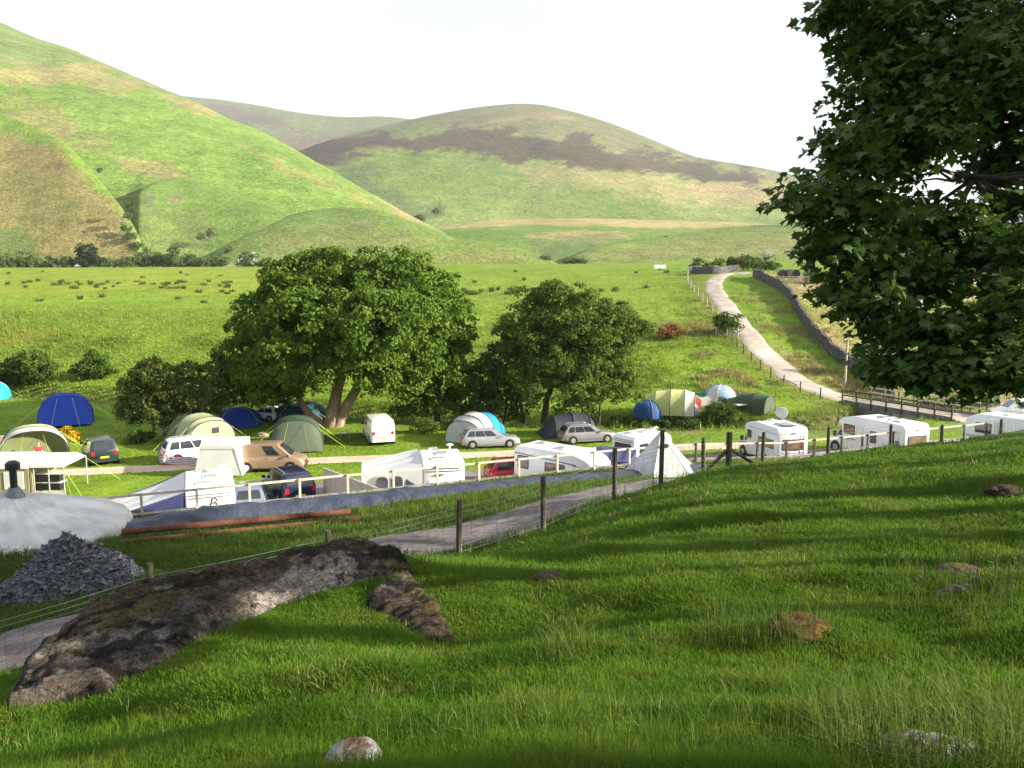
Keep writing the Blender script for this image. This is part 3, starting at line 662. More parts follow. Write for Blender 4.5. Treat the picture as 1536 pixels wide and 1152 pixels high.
def side_panel(par, nm, x, z, w, h, s, Wd, m, r=.06, frame=True, t=.02):
    y = s*Wd/2; ux = (1, 0, 0) if s < 0 else (-1, 0, 0)
    if frame:
        f = MB(); f.panel((x, y, z), ux, (0, 0, 1), w + .1, h + .1, r + .03, .018); fo = f.build(nm, M_TRIM, par)
        g = MB(); g.panel((x, y + s*.008, z), ux, (0, 0, 1), w, h, r, .018); g.build('pane', m, fo); return fo
    f = MB(); f.panel((x, y, z), ux, (0, 0, 1), w, h, r, t); return f.build(nm, m, par)
def end_panel(par, nm, x, y, z, w, h, sgn, m, r=.08, frame=True, tilt=0):
    uy = (0, 1, 0) if sgn > 0 else (0, -1, 0); up = Vector((-math.sin(tilt)*sgn, 0, math.cos(tilt)))
    if frame:
        f = MB(); f.panel((x, y, z), uy, up, w + .1, h + .1, r + .03, .02); fo = f.build(nm, M_TRIM, par)
        g = MB(); g.panel((x + sgn*.01, y, z), uy, up, w, h, r, .02); g.build('pane', m, fo); return fo
    f = MB(); f.panel((x, y, z), uy, up, w, h, r, .02); return f.build(nm, m, par)
def roof_hatch(par, x, y, z, w, l, m=M_CREAM):
    h = MB(); h.panel((x, y, z), (1, 0, 0), (0, 1, 0), l, w, .05, .05); o = h.build('roof_hatch', m, par)
    h = MB(); h.panel((x, y, z + .05), (1, 0, 0), (0, 1, 0), l*.8, w*.8, .04, .02); h.build('hatch_dome', mat('hatch_dome', (.35,.37,.38), rough=.2), o)
def strip(par, nm, x0, x1, z0, z1, s, Wd, m, h=.03):
    b = MB(); b.beam((x0, s*(Wd/2 + .004), z0), (x1, s*(Wd/2 + .004), z1), .012, h); b.build(nm, m, par)

def cab(par, xf, Wd, paint, sgn_side=(1, -1)):
    """panel-van cab whose nose ends at xf"""
    rings = []; w0 = Wd/2*.9
    for x, zt in ((xf-2.0, 1.15), (xf-1.25, 1.15), (xf-.8, 1.1), (xf-.35, .98), (xf-.08, .78), (xf, .55)):
        k = 1 - .16*max(0, (x - (xf - .6))/.6)**2; w = w0*k
        r = [(-w*.92, .24), (-w, .42), (-w, zt*.72), (-w*.95, zt-.05), (-w*.82, zt)]
        rings.append([Vector((x, y, z)) for y, z in r] + [Vector((x, -y, z)) for y, z in reversed(r)])
    b = MB(); b.loft(rings); b.build('cab', paint, par, smooth=40)
    lv = [(1.1, xf-2.0, xf-.72, w0*.95), (1.95, xf-2.0, xf-1.35, w0*.8)]
    c = MB(); rr_ = [[Vector(p) for p in ((x0,-w,z),(x1-.12,-w,z),(x1,-w*.8,z),(x1,w*.8,z),(x1-.12,w,z),(x0,w,z))] for z, x0, x1, w in lv]
    c.loft(rr_); c.build('cab_roof', paint, par, smooth=30)
    def quad(nm, pts, off):
        q = [Vector(p) for p in pts]; n = (q[1]-q[0]).cross(q[3]-q[0]).normalized(); g = MB(); g.loft([[p - n*.01 for p in q], [p + n*off for p in q]]); g.build(nm, M_GLASS, par)
    L_ = lambda p, q, s: Vector(p)*(1-s) + Vector(q)*s
    def face(i, j, s0, s1, v0, v1): return [L_(L_(rr_[0][i], rr_[0][j], s), L_(rr_[1][i], rr_[1][j], s), v) for s, v in ((s0,v0),(s1,v0),(s1,v1),(s0,v1))]
    quad('windscreen', face(2, 3, .03, .97, .08, .94), .008)
    quad('cab_window', face(0, 1, .42, .95, .1, .85), .008); quad('cab_window', face(4, 5, .05, .58, .1, .85), .008)
    for s in (1, -1):
        m = MB(); m.panel((xf - .95, s*(w0 + .13), 1.28), (0, 1, 0), (0, 0, 1), .2, .34, .06, .06); m.build('wing_mirror', M_TRIM, par)
        l = MB(); l.box((xf - .14, s*w0*.68, .78), (.24, .34, .22), rz=-s*.3); l.build('headlight', M_LAMP, par)
    g = MB(); g.box((xf - .02, 0, .42), (.12, Wd*.72, .24)); g.build('bumper', M_TRIM, par)
    g = MB(); g.box((xf - .05, 0, .74), (.1, Wd*.36, .14)); g.build('grille', M_TRIM, par)

def motorhome(label, loc, rz, sc, kind, L=6.4, Wd=2.2, H=2.75):
    t = thing('motorhome', label, 'motorhome', loc, rz, 'motorhomes and caravans on the hardstanding', sc)
    xf, xr = L/2, -L/2
    if kind == 'overcab':
        P = [(xr, .38), (xr - .0, H - .3), (xr + .25, H - .02), (xf - 1.6, H - .06), (xf - .55, H - .35), (xf - .2, H - .75), (xf - .28, H - 1.0), (xf - 1.1, H - 1.08), (xf - 1.45, 1.55), (xf - 1.55, .38)]
    else:
        P = [(xr, .38), (xr, H - .25), (xr + .2, H - .02), (xf - 2.6, H), (xf - 1.5, H - .25), (xf - 1.15, H - .62), (xf - 1.5, H - .85), (xf - 1.6, .38)]
    shell(t, rnd(P, .22), Wd, M_WHITE); cab(t, xf, Wd, M_WHITE)
    for x in (xr + 1.6, xf - .95):
        for s in (1, -1):
            a = MB(); a.lathe([(.42, -.015), (.42, .015)], (x, s*(Wd/2 - .005 if x < 0 else Wd*.45), .36), 18, 'Y'); a.build('wheel_arch', M_TRIM, t)
        for s in (1, -1): add_wheel(t, x, s*((Wd/2 if x < 0 else Wd*.45) - .07), .33, .2, s)
    for s in (1, -1):
        if kind == 'overcab':
            side_panel(t, 'side_window', xr + .75, 1.75, .75, .7, s, Wd, M_GLASS); side_panel(t, 'side_window', xr + 3.1, 1.55, 1.35, .75, s, Wd, M_BLIND)
            strip(t, 'stripe', xr + .1, xf - 1.3, 2.28, 2.05, s, Wd, M_GREYT, .07); strip(t, 'stripe', xr + .1, xf - 2, .88, .82, s, Wd, M_GREYT, .09)
            strip(t, 'stripe', xf - 1.6, xf - .35, 2.0, 1.9, s, Wd, M_GREYT, .04)
            side_panel(t, 'locker_door', xr + 2.2, .62, .8, .4, s, Wd, M_CREAM, frame=False)
        elif kind == 'dish':
            side_panel(t, 'side_window', xf - 1.95, 1.75, .45, .5, s, Wd, M_GLASS); side_panel(t, 'side_window', xr + 1.5, 1.55, 1.9, .5, s, Wd, M_BLIND)
            side_panel(t, 'door', xf - 2.6, 1.3, .6, 1.75, s, Wd, M_CREAM, frame=False)
            strip(t, 'stripe', xf - 2.4, xf - .5, 1.05, .95, s, Wd*.98, M_GREYT, .1); strip(t, 'stripe', xr + .1, xf - 1.9, 2.3, 2.3, s, Wd, M_GREYT, .03)
        else:
            side_panel(t, 'side_window', xf - 2.2, 1.75, .85, .55, s, Wd, M_BLIND); side_panel(t, 'side_window', xr + 2.4, 1.75, .42, .3, s, Wd, M_BLIND); side_panel(t, 'side_window', xr + 2.4, 1.36, .42, .3, s, Wd, M_BLIND)
            side_panel(t, 'door', xf - 3.1, 1.28, .65, 1.8, s, Wd, M_CREAM, frame=False); side_panel(t, 'locker_door', xf - 2.2, .78, .95, .42, s, Wd, M_CREAM, frame=False)
            side_panel(t, 'door_window', xf - 3.35, 1.2, .16, .9, s, Wd, M_GLASS, frame=False); side_panel(t, 'locker_door', xr + .55, 1.0, .3, 1.3, s, Wd, M_GREYT, frame=False)
            strip(t, 'stripe', xf - 2.8, xf - 1.7, 1.12, 1.16, s, Wd, M_GREYT, .09); strip(t, 'stripe', xf - 2.5, xf - 1.6, 1.04, .98, s, Wd, M_GREYT, .03)
    for s in (1, -1):
        l = MB(); l.box((xr - .01, s*Wd*.42, .75), (.06, .14, .4)); l.build('tail_light', M_RED, t)
    b = MB(); b.box((xr - .04, 0, .48), (.16, Wd*.94, .22)); b.build('bumper', M_CREAM, t)
    p = MB(); p.box((xr - .13, 0, .5), (.03, .52, .12)); p.build('number_plate', M_PLATE, t)
    end_panel(t, 'rear_window', xr - .012, 0, 1.62, 1.5, .62, -1, M_BLIND)
    lt = MB(); lt.box((xr - .02, 0, H - .38), (.05, .3, .07)); lt.build('brake_light', M_RED, t)
    for x, y in ((xr + 1.2, .3), (xr + 3.0, -.25)): roof_hatch(t, x, y, H, .5, .7)
    if kind == 'dish':
        for s in (1, -1):
            ld = MB(); ld.tube([(xr - .1, -.86 + .13*s, .7), (xr - .1, -.86 + .13*s, 2.3)], .018)
            ld.build('ladder_rail', M_RIM, t)
        for z, y0, y1 in ((.95, -.5, .9), (1.12, -.5, .9)):
            bk = MB(); bk.tube([(xr - .06, y0, z), (xr - .4, y0, z), (xr - .4, y1, z), (xr - .06, y1, z)], .02); bk.build('rack_bar', M_TRIM, t)
        bk = MB(); bk.tube([(xr - .4, -.3, .95), (xr - .4, -.1, 1.3), (xr - .4, .5, 1.3), (xr - .4, .7, .95)], .02); bk.build('bicycle_rack', M_TRIM, t)
        sd_ = MB(); sd_.cyl((xr + 1.5, 0, H), (xr + 1.5, 0, H + .6), .03, 8)
        dish = MB(); dish.lathe([(.02, .10), (.18, .085), (.32, .04), (.42, -.03), (.42, -.05), (.3, .01), (.02, .07)], (0, 0, 0), 18)
        st = sd_.build('dish_mast', M_CREAM, t); dd = dish.build('satellite_dish', M_WHITE, st, smooth=40, loc=(xr + 1.5, 0, H + .78)); dd.rotation_euler = (R(75), 0, R(40))
        for s in (1, -1):
            rb = MB(); rb.tube([(xr + .3, s*.95, H - .03), (xr + .3, s*.95, H + .08), (xf - 2.8, s*.95, H + .08), (xf - 2.8, s*.95, H - .03)], .025); rb.build('roof_rail', M_RIM, t)
        sp = MB(); sp.panel((xr + 1.0, .0, H + .06), (1, 0, 0), (0, 1, 0), 1.2, .9, .03, .025); sp.build('solar_panel', M_GLASS, t)
    elif kind == 'low':
        for q in (1.5, 2.3):
            rb = MB(); rb.tube([(xr + q, -.9, H), (xr + q, -.9, H + .14), (xr + q, .9, H + .14), (xr + q, .9, H)], .03); rb.build('roof_bar', M_TRIM, t)
    return t
def caravan(label, loc, rz, sc, L=5.6, Wd=2.2, H=2.6, emblem=False, plain=False, group='motorhomes and caravans on the hardstanding'):
    t = thing('caravan', label, 'caravan', loc, rz, group, sc); xr, xf = -L/2, L/2
    P = [(xr + .1, .4), (xr, 1.0), (xr + .04, H - .22), (xr + .25, H), (xf - 1.1, H), (xf - .35, H - .35), (xf - .02, 1.3), (xf - .1, .7), (xf - .3, .4)]
    shell(t, rnd(P, .22), Wd, M_WHITE)
    for s in (1, -1):
        side_panel(t, 'side_window', xr + 1.1, 1.65, .9, .6, s, Wd, M_GLASS); side_panel(t, 'side_window', xf - 1.5, 1.65, 1.0, .6, s, Wd, M_GLASS)
        strip(t, 'stripe', xr + .2, xf - .2, 1.05, 1.05, s, Wd, M_GREYT, .05)
        a = MB(); a.lathe([(.4, -.015), (.4, .015)], (-.1, s*Wd/2, .36), 18, 'Y'); a.build('wheel_arch', M_TRIM, t); add_wheel(t, -.1, s*(Wd/2 - .07), .31, .18, s)
        l = MB(); l.box((xr + .03, s*Wd*.41, .72), (.08, .12, .34)); l.build('tail_light', M_RED, t)
    side_panel(t, 'door', xf - 2.5, 1.35, .6, 1.75, 1, Wd, M_CREAM, frame=False)
    for s in (.4, -.4):
        h = MB(); h.beam((xf - .2, s, .45), (xf + 1.0, 0, .45), .06, .08); h.build('tow_bar', M_RIM, t)
    p = MB(); p.box((xr + .0, 0, .62), (.1, .52, .12)); p.build('number_plate', M_PLATE, t)
    b = MB(); b.box((xr + .03, 0, .47), (.14, Wd*.92, .16)); b.build('bumper', M_CREAM, t)
    for x, y, w, l in ((xr + .9, .2, .8, .6), (xr + 2.2, -.1, .7, .9), (xr + 3.6, .3, .5, .4)): roof_hatch(t, x, y, H + .01, w, l)
    v = MB(); v.lathe([(.05, 0), (.05, .3), (.2, .3), (.22, .33), (.12, .38)], (xr + 3.0, -.6, H), 12); v.build('aerial', M_CREAM, t)
    for z in (H - .32, H - .46):
        tr_ = MB(); tr_.box((xr + .02, 0, z), (.07, Wd*.84, .025)); tr_.build('rear_trim', M_GREYT, t)
    if emblem:
        # lettering: an italic B crossed by a long thin swoosh, as on the rear panel
        e = MB(); x = xr - .0
        w = lambda y, z: (x - .012 + .026*(z - .4), -y*1.25, .62 + z*1.0)
        e.tube([w(-.06 + .16*.15, 1.0 - .0), w(.02, 1.2), w(.07, 1.42)], .022)
        e.tube([w(.02, 1.42), w(.16, 1.46), w(.25, 1.39), w(.18, 1.27), w(.06, 1.22)], .022)
        e.tube([w(.08, 1.23), w(.22, 1.2), w(.22, 1.08), w(.1, 1.0), w(-.05, 1.0)], .022)
        e.tube([w(-.62, 1.02), w(-.3, 1.13), w(-.02, 1.19)], .014); e.tube([w(.24, 1.26), w(.5, 1.33), w(.72, 1.36)], .014)
        e.build('emblem', M_TRIM, t)
    elif plain:
        end_panel(t, 'rear_locker', xr - .0, .5, 1.2, .6, .9, -1, M_WHITE, frame=False); end_panel(t, 'vent', xr - .03, .25, 1.95, .5, .05, -1, M_TRIM, frame=False)
    else:
        end_panel(t, 'rear_window', xr - .01, 0, 1.65, 1.5, .6, -1, M_GLASS)
    return t
motorhome('coachbuilt motorhome with bulging overcab bed beside the navy awning', put2(846, 44.6), R(-38), .94, 'overcab', L=5.9)
motorhome('white motorhome with satellite dish and roof rails, ladder at its back', put(1154, 690), R(103), .95, 'dish', L=5.6)
motorhome('long low-profile white motorhome parked in front of the timber bridge', put(1310, 685), R(113), 1.0, 'low', L=6.6, H=2.7)
caravan('white caravan with dark flat stripe at the edge of the pasture crest', put(1522, 681), R(122), 1.0, L=6.2)
caravan('white caravan with swoosh emblem on its rear panel', put2(303, 38.0), R(112), .98, L=5.2, emblem=True)
caravan('plain white caravan joined to the awning with arched windows', put2(658, 43), R(100), 1.0, L=4.6, plain=True)
caravan('white caravan mostly hidden behind the navy awning', put2(968, 51), R(40), .85, L=4.6)
# ------------------------------------------------------------------ tents and camping gear
def cloth(name, c, tr=.25, v=.9): return mat(name, c, tuple(x*v for x in c), rough=.65, spec=.25, scale=1.3, bump=.25, bscale=2.5, trans=tr)
T_BLUE = cloth('royal_blue_nylon', (.020, .075, .48)); T_TURQ = cloth('turquoise_nylon', (.02, .33, .46)); T_LIME = cloth('lime_nylon', (.60, .65, .27))
T_PALE = cloth('pale_green_nylon', (.42, .46, .27)); T_OLIVE = cloth('olive_nylon', (.16, .20, .085)); T_DKG = cloth('dark_green_nylon', (.06, .10, .055))
T_GREYG = cloth('grey_green_mesh', (.095, .12, .08)); T_LGREY = cloth('light_grey_nylon', (.58, .58, .56)); T_WHITE = cloth('white_canvas', (.78, .78, .77))
T_SKY = cloth('sky_blue_nylon', (.02, .27, .60)); T_CHAR = cloth('charcoal_nylon', (.035, .04, .05), .05); T_NAVY = cloth('navy_nylon', (.055, .065, .17), .1)
T_MID = cloth('mid_blue_nylon', (.045, .12, .36)); T_PBLUE = cloth('pale_blue_nylon', (.27, .42, .68)); T_LILAC = cloth('lilac_nylon', (.52, .36, .42)); T_BRN = cloth('brown_nylon', (.23, .09, .07))
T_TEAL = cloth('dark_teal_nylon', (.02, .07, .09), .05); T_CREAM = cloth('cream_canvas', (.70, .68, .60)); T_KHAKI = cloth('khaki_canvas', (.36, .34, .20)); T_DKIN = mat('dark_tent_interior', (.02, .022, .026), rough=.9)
M_GUY = mat('lime_guy_rope', (.45, .62, .10), rough=.7); M_POLE = mat('tent_pole', (.35, .36, .34), rough=.5); M_CANV = mat('weathered_canvas', (.50, .50, .49), (.36, .37, .36), rough=.85, scale=.9, bump=.35, bscale=5, spec=.15, c3=(.58, .58, .57), s3=.6)
M_CLEAR = mat('tent_window', (.05, .06, .07), rough=.1, coat=.4)

def arch(x, hw, h, n=16, sq=.8, z0=0.):
    r = []
    for k in range(n + 1):
        a = PI*k/n; c, s = math.cos(a), math.sin(a)
        r.append(Vector((x, hw*math.copysign(abs(c)**sq, c), z0 + h*abs(s)**sq)))
    return r
def guys(t, pts, m=None):
    for a, b in pts:
        g = MB(); g.tube([a, b], .012, 3); g.build('guy_line', m or M_GUY, t)
def tunnel(label, loc, rz, hoops, segs, front=None, rear=None, sc=1., guy=True, window=None, opened=False, poles=True, group='tents pitched on the lawns', name='tunnel_tent', stripe=None):
    """x runs to the front; hoops (x, half width, height); segs one cloth per bay"""
    t = thing(name, label, 'tent', loc, rz, group, sc)
    for k in range(len(hoops) - 1):
        h0, h1 = hoops[k], hoops[k+1]; m = MB(); rr = []
        for q in range(5):
            f = q/4; sag = math.sin(PI*f)*.05
            rr.append(arch(*[h0[i]*(1-f) + h1[i]*f - (sag*(1 if i else 0)) for i in range(3)]))
        m.loft(rr, closed=False, caps=False); m.build('flysheet', segs[k], t, smooth=60)
    if poles:
        for h in hoops:
            if h[2] > .5:
                p = MB(); p.tube(arch(h[0], h[1] + .012, h[2] + .012), .03, 5); p.build('pole_sleeve', T_CHAR if segs[0] not in (T_CHAR, T_BLUE) else segs[0], t)
    def cap(h, nm, m):
        r = arch(h[0], h[1]*.99, h[2]*.99); c = MB(); c.add(r, [tuple(range(len(r)))]); return c.build(nm, m, t)
    if rear and hoops[0][2] > .2: cap(hoops[0], 'rear_panel', rear)
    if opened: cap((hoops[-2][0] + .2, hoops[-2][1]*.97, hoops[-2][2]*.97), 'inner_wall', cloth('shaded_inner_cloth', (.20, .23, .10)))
    elif front and hoops[-1][2] > .2: cap(hoops[-1], 'door_panel', front)
    if window:
        x, y, z, w, h_ = window; p = MB(); p.panel((x, y, z), (0, 1, 0), (0, 0, 1), w, h_, .05, .02); fr = p.build('window', T_CHAR, t)
    if guy:
        G = []
        for h in hoops:
            if h[2] > .9:
                for s in (1, -1): G.append(((h[0], s*h[1]*.72, h[2]*.78), (h[0], s*(h[1] + 1.5), .02)))
        h = max(hoops[-2:], key=lambda q: q[2]); G += [((h[0], s*.5, h[2]*.95), (hoops[-1][0] + 1.9, s*1.0, .02)) for s in (1, -1)]
        guys(t, G)
    return t
def dome(label, loc, rz, rx, ry, h, cols, sc=1., group='tents pitched on the lawns', n=24, door=None, name='dome_tent'):
    t = thing(name, label, 'tent', loc, rz, group, sc); k = len(cols)
    P = lambda a, e: Vector((rx*math.cos(a)*math.cos(e)**.8, ry*math.sin(a)*math.cos(e)**.8, h*math.sin(e)**.9 if e > 0 else 0))
    for g in range(k):
        m = MB(); rr = []
        for j in range(8):
            e = PI/2*.985*j/7; rr.append([P(2*PI*(g + q/6)/k, e)*(1 if True else 1) for q in range(7)])
        m.loft(rr, closed=False, caps=False); m.build('flysheet', cols[g], t, smooth=60)
    for a in (PI/4, 3*PI/4):
        p = MB(); p.tube([P(a, PI/2*j/10)*1.01 for j in range(11)] + [P(a + PI, PI/2*(1 - j/10))*1.01 for j in range(1, 11)], .025, 5); p.build('pole', M_POLE, t)
    if door:
        a, w = door; m = MB(); rr = [[P(a + w*(q/4 - .5)*(1 - .5*j/5), .1 + .9*j/5)*1.012 for q in range(5)] for j in range(6)]
        m.loft(rr, closed=False, caps=False); m.build('door_panel', T_CHAR, t)
    guys(t, [((rx*.6*math.cos(a), ry*.6*math.sin(a), h*.65), (rx*1.6*math.cos(a), ry*1.6*math.sin(a), .02)) for a in (.8, 2.3, 3.9, 5.5)])
    return t

tunnel('big royal blue tunnel tent with sloping front, guyed out on the far lawn', put(100, 632), R(-62), [(-2.6, 1.2, .9), (-1.7, 1.75, 1.95), (-.4, 1.95, 2.25), (.9, 1.95, 2.2), (2.6, 1.75, .08)], [T_BLUE]*4, rear=T_BLUE, sc=1.05)
dome('bright turquoise tent cut off by the left edge', put(-12, 598), 0, 1.7, 1.5, 1.7, [T_TURQ, T_TURQ, T_SKY, T_TURQ])
tunnel('lime and grey tunnel tent standing open, yellow gorse beside it', put(52, 686), R(-58), [(-3.6, 1.2, 1.0), (-2.6, 1.7, 1.85), (-1.2, 2.05, 2.2), (.3, 2.15, 2.25), (1.3, 2.1, 2.05)], [T_LIME, T_LIME, T_LIME, T_LGREY], rear=T_LIME, opened=True, sc=.98)
tunnel('olive tunnel tent with pale green front and small square window', put(305, 668), R(-42), [(-3.3, 1.3, 1.2), (-2.0, 1.75, 2.1), (-.6, 1.85, 2.3), (.8, 1.85, 2.15), (1.4, 1.8, 1.95)], [T_OLIVE, T_OLIVE, T_PALE, T_PALE], front=T_PALE, rear=T_OLIVE, window=(1.43, .25, 1.25, .5, .4), sc=1.02)
tunnel('dark green tunnel tent with grey green mesh porch and many guy lines', put(445, 672), R(-76), [(-3.0, 1.2, 1.1), (-1.8, 1.7, 2.0), (-.5, 1.85, 2.25), (.6, 1.8, 2.05), (1.9, 1.75, .1)], [T_DKG, T_DKG, T_DKG, T_GREYG], rear=T_DKG, sc=1.03)
dome('royal blue dome tent in the shade left of the sycamore trunk', put(357, 637), .4, 2.0, 1.7, 1.45, [T_BLUE]*4)
dome('dark teal tent hidden behind the sycamore trunk', put(452, 630), .2, 2.4, 1.8, 1.6, [T_TEAL]*4)
tunnel('sky blue and pale grey tunnel tent behind the silver estate car', put(712, 660), R(-122), [(-2.6, 1.2, 1.2), (-1.4, 1.65, 2.0), (-.2, 1.75, 2.2), (.9, 1.75, 2.05), (1.5, 1.7, 1.7)], [T_SKY, T_SKY, T_LGREY, T_LGREY], front=T_LGREY, rear=T_SKY, guy=False, sc=.98)
tunnel('low charcoal drive-away tent behind the pewter estate car', put(852, 652), R(10), [(-2.4, 1.5, .1), (-1.3, 1.5, 1.6), (.2, 1.5, 1.85), (1.6, 1.45, 1.75), (2.0, 1.4, 1.2)], [T_CHAR]*4, front=T_CHAR, guy=False, sc=.95)
dome('mid blue and pale blue dome tent on the far bank of the stream', put(972, 625), R(-40), 1.45, 1.3, 1.55, [T_PBLUE, T_MID, T_MID, T_MID])
tunnel('large pale lime tunnel tent with white roof, largest tent beyond the stream', put(1006, 619), R(-14), [(-2.6, 1.3, 1.6), (-1.5, 1.9, 2.2), (0, 2.0, 2.4), (1.4, 2.0, 2.4), (2.4, 1.9, 2.1)], [T_LIME, T_LIME, T_LIME, T_CREAM], front=T_LIME, rear=T_LIME, guy=False, sc=.88)
dome('tiny lilac and brown pup tent beside the large pale lime tent', put(1031, 622), R(30), 1.05, .95, 1.25, [T_LILAC, T_LILAC, T_BRN, T_LILAC, T_LILAC, T_LILAC])
dome('white and pale blue dome tent rising behind the lone round bush', put(1080, 607), R(20), 1.6, 1.5, 1.9, [T_PBLUE, T_LGREY, T_PBLUE, T_LGREY, T_PBLUE, T_LGREY])
tunnel('dark green tunnel tent below the lane fence, rightmost tent', put(1131, 616), R(-38), [(-2.4, 1.0, 1.0), (-1.2, 1.4, 1.6), (.3, 1.5, 1.75), (1.5, 1.45, 1.55)], [T_DKG]*3, front=T_GREYG, rear=T_DKG, guy=False, sc=.95)

# pyramid tent on the near side of the wall
def pyramid(label, loc, rz, r, h, mt, n=6):
    t = thing('pyramid_tent', label, 'tent', loc, rz, 'tents pitched on the lawns'); rr = []
    for j in range(9):
        f = j/8; rad = r*(1 - f)*(1 - .08*math.sin(PI*f)) + .03; ring = []
        for q in range(n*4):
            a = 2*PI*q/(n*4); fl = math.cos(PI/n)/math.cos((a % (2*PI/n)) - PI/n)
            ring.append(Vector((rad*math.cos(a)*fl, rad*math.sin(a)*fl, h*f)))
        rr.append(ring)
    m = MB(); m.loft(rr); m.build('canvas', mt, t, smooth=25)
    for q in range(n):
        a = 2*PI*q/n; s = MB(); s.tube([Vector((r*(1-f)*(1-.08*math.sin(PI*f))*1.006*math.cos(a) + .02*math.cos(a), (r*(1-f)*(1-.08*math.sin(PI*f))*1.006 + .02)*math.sin(a), h*f)) for f in np.linspace(0, 1, 8)], .02, 4); s.build('seam', T_LGREY, t)
    v = MB(); a = 2*PI*4.5/n; v.panel((r*.30*math.cos(a), r*.30*math.sin(a), h*.72), (-math.sin(a), math.cos(a), 0), (0, 0, 1), .3, .18, .08, .05); v.build('vent', T_CHAR, t)
    return t
q = at(990, 709, 37.6); pyramid('grey white pyramid tent pitched against the wire fence', (q.x, q.y, gz(q.x, q.y, hn) - .02), R(10), 2.05, 2.08, M_CANV)
# round yurt cover with its stove pipe
c = at(18, 800, 28.0); c.z = gz(c.x, c.y, hn)
yt = thing('yurt', 'round grey canvas yurt with black stove pipe behind the slate heap', 'yurt', (c.x, c.y, c.z - .1), 0, None, 1.09)
rr = []; n = 192
for j in range(22):
    f = j/21
    if f < .22: rad = 3.62 - .05*f; z = f/.22*.48
    else:
        g = (f - .22)/.78; rad = 3.6*(1 - g)**.96 + .03; z = .48 + .06*min(1, g*8)*(2 - min(1, g*8)) + 1.12*g**1.04
    ring = []
    for k in range(n):
        a = 2*PI*k/n; w = 1 + .006*math.sin(a*24 + 2*math.sin(a*3)) + .012*math.sin(a*5 + f*6)*(1-f)
        ring.append(Vector((rad*w*math.cos(a), rad*w*math.sin(a), z - (.05*abs(math.sin(a*12)) + .025*math.sin(a*37 + 3*math.sin(a*2)))*math.sqrt(max(0, 1 - f))*min(1, max(0, f - .15)*6))))
    rr.append(ring)
m = MB(); m.loft(rr); m.build('canvas', M_CANV, yt, smooth=60)
m = MB(); m.lathe([(3.66, .0), (3.66, .12), (3.6, .14)], (0, 0, 0), 48); m.build('skirt', T_LGREY, yt, smooth=30)
m = MB(); m.cyl((.25, -.1, 1.1), (.25, -.1, 2.45), .11, 12); fl = m.build('flue', M_TRIM, yt, smooth=40)
m = MB(); m.lathe([(.11, 2.42), (.22, 2.42), (.22, 2.62), (.12, 2.7)], (.25, -.1, 0), 14); m.build('flue_cap', M_TRIM, fl, smooth=40)
m = MB(); m.lathe([(.36, 1.42), (.16, 1.82), (.12, 1.82)], (.25, -.1, 0), 14); m.build('flue_collar', M_GREYT, fl)

# awnings attached to caravans and vans: local frame of the vehicle beside them
def awning(label, loc, rz, sc, x0, x1, y0, y1, zh, zl, roof, wall, dark=None, arches=False, group='awnings beside caravans and vans', name='awning', hip=.35):
    t = thing(name, label, 'awning', loc, rz, group, sc)
    s = 1 if y1 > y0 else -1
    R_ = [(x0, y0, zh), (x1, y0, zh), (x1 - hip, y1, zl), (x0 + hip, y1, zl)]; m = MB()
    def S(u, v):
        a = Vector(R_[0])*(1-u) + Vector(R_[1])*u; b = Vector(R_[3])*(1-u) + Vector(R_[2])*u; p = a*(1-v) + b*v
        p.z -= .10*math.sin(PI*v)*(.6 + .4*math.cos(u*2*PI*3)) ; return p + Vector((0, 0, .0))
    m.loft([[S(u, v) for u in np.linspace(0, 1, 25)] for v in np.linspace(0, 1, 9)], closed=False, caps=False); m.build('roof', roof, t, smooth=50)
    w = MB(); w.loft([[(x0 + .02, y0, .05), (x0 + .02, y1, .05)], [(x0 + .02, y0, zh - .02), (x0 + hip, y1 - s*.02, zl - .04)]], closed=False, caps=False); w.build('rear_wall', wall, t)
    w = MB(); w.loft([[(x1 - .02, y0, .05), (x1 - .02, y1, .05)], [(x1 - .02, y0, zh - .02), (x1 - hip, y1 - s*.02, zl - .04)]], closed=False, caps=False); w.build('front_wall', wall, t)
    w = MB(); w.loft([[(x0, y1, .05), (x1, y1, .05)], [(x0 + hip, y1 - s*.02, zl - .04), (x1 - hip, y1 - s*.02, zl - .04)]], closed=False, caps=False); w.build('outer_wall', wall, t)
    v = MB(); v.beam((x0 + hip, y1, zl - .1), (x1 - hip, y1, zl - .1), .05, .22); v.build('valance', roof, t)
    for x, y, z in ((x0 + .02, y1, zl), (x1 - .02, y1, zl)):
        p = MB(); p.cyl((x, y, 0), (x + (hip if x < (x0+x1)/2 else -hip), y, z - .04), .025, 6); p.build('pole', M_POLE, t)
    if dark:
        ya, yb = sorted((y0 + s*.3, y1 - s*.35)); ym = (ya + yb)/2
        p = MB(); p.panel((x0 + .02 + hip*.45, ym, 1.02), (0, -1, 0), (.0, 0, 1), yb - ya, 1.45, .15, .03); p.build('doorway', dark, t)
    if arches:
        for k in range(4):
            x = x0 + .55 + k*(x1 - x0 - 1.1)/3
            p = MB(); p.panel((x, y1 + s*.012, 1.15), (-s, 0, 0), (0, 0, 1), .62, .95, .28, .02); fr = p.build('window', T_WHITE, t); p = MB(); p.panel((x, y1 + s*.03, 1.15), (-s, 0, 0), (0, 0, 1), .5, .82, .23, .02); p.build('pane', M_CLEAR, fr)
        for k in range(3):
            y = y0 + s*(.55 + k*.75); p = MB(); p.panel((x0 + .13, y, 1.55), (0, -1, 0), (.16, 0, 1), .72, .95, .28, .03); fr = p.build('window', T_LGREY, t); p = MB(); p.panel((x0 + .10, y, 1.55), (0, -1, 0), (.16, 0, 1), .58, .8, .22, .03); p.build('pane', M_CLEAR, fr)
    return t
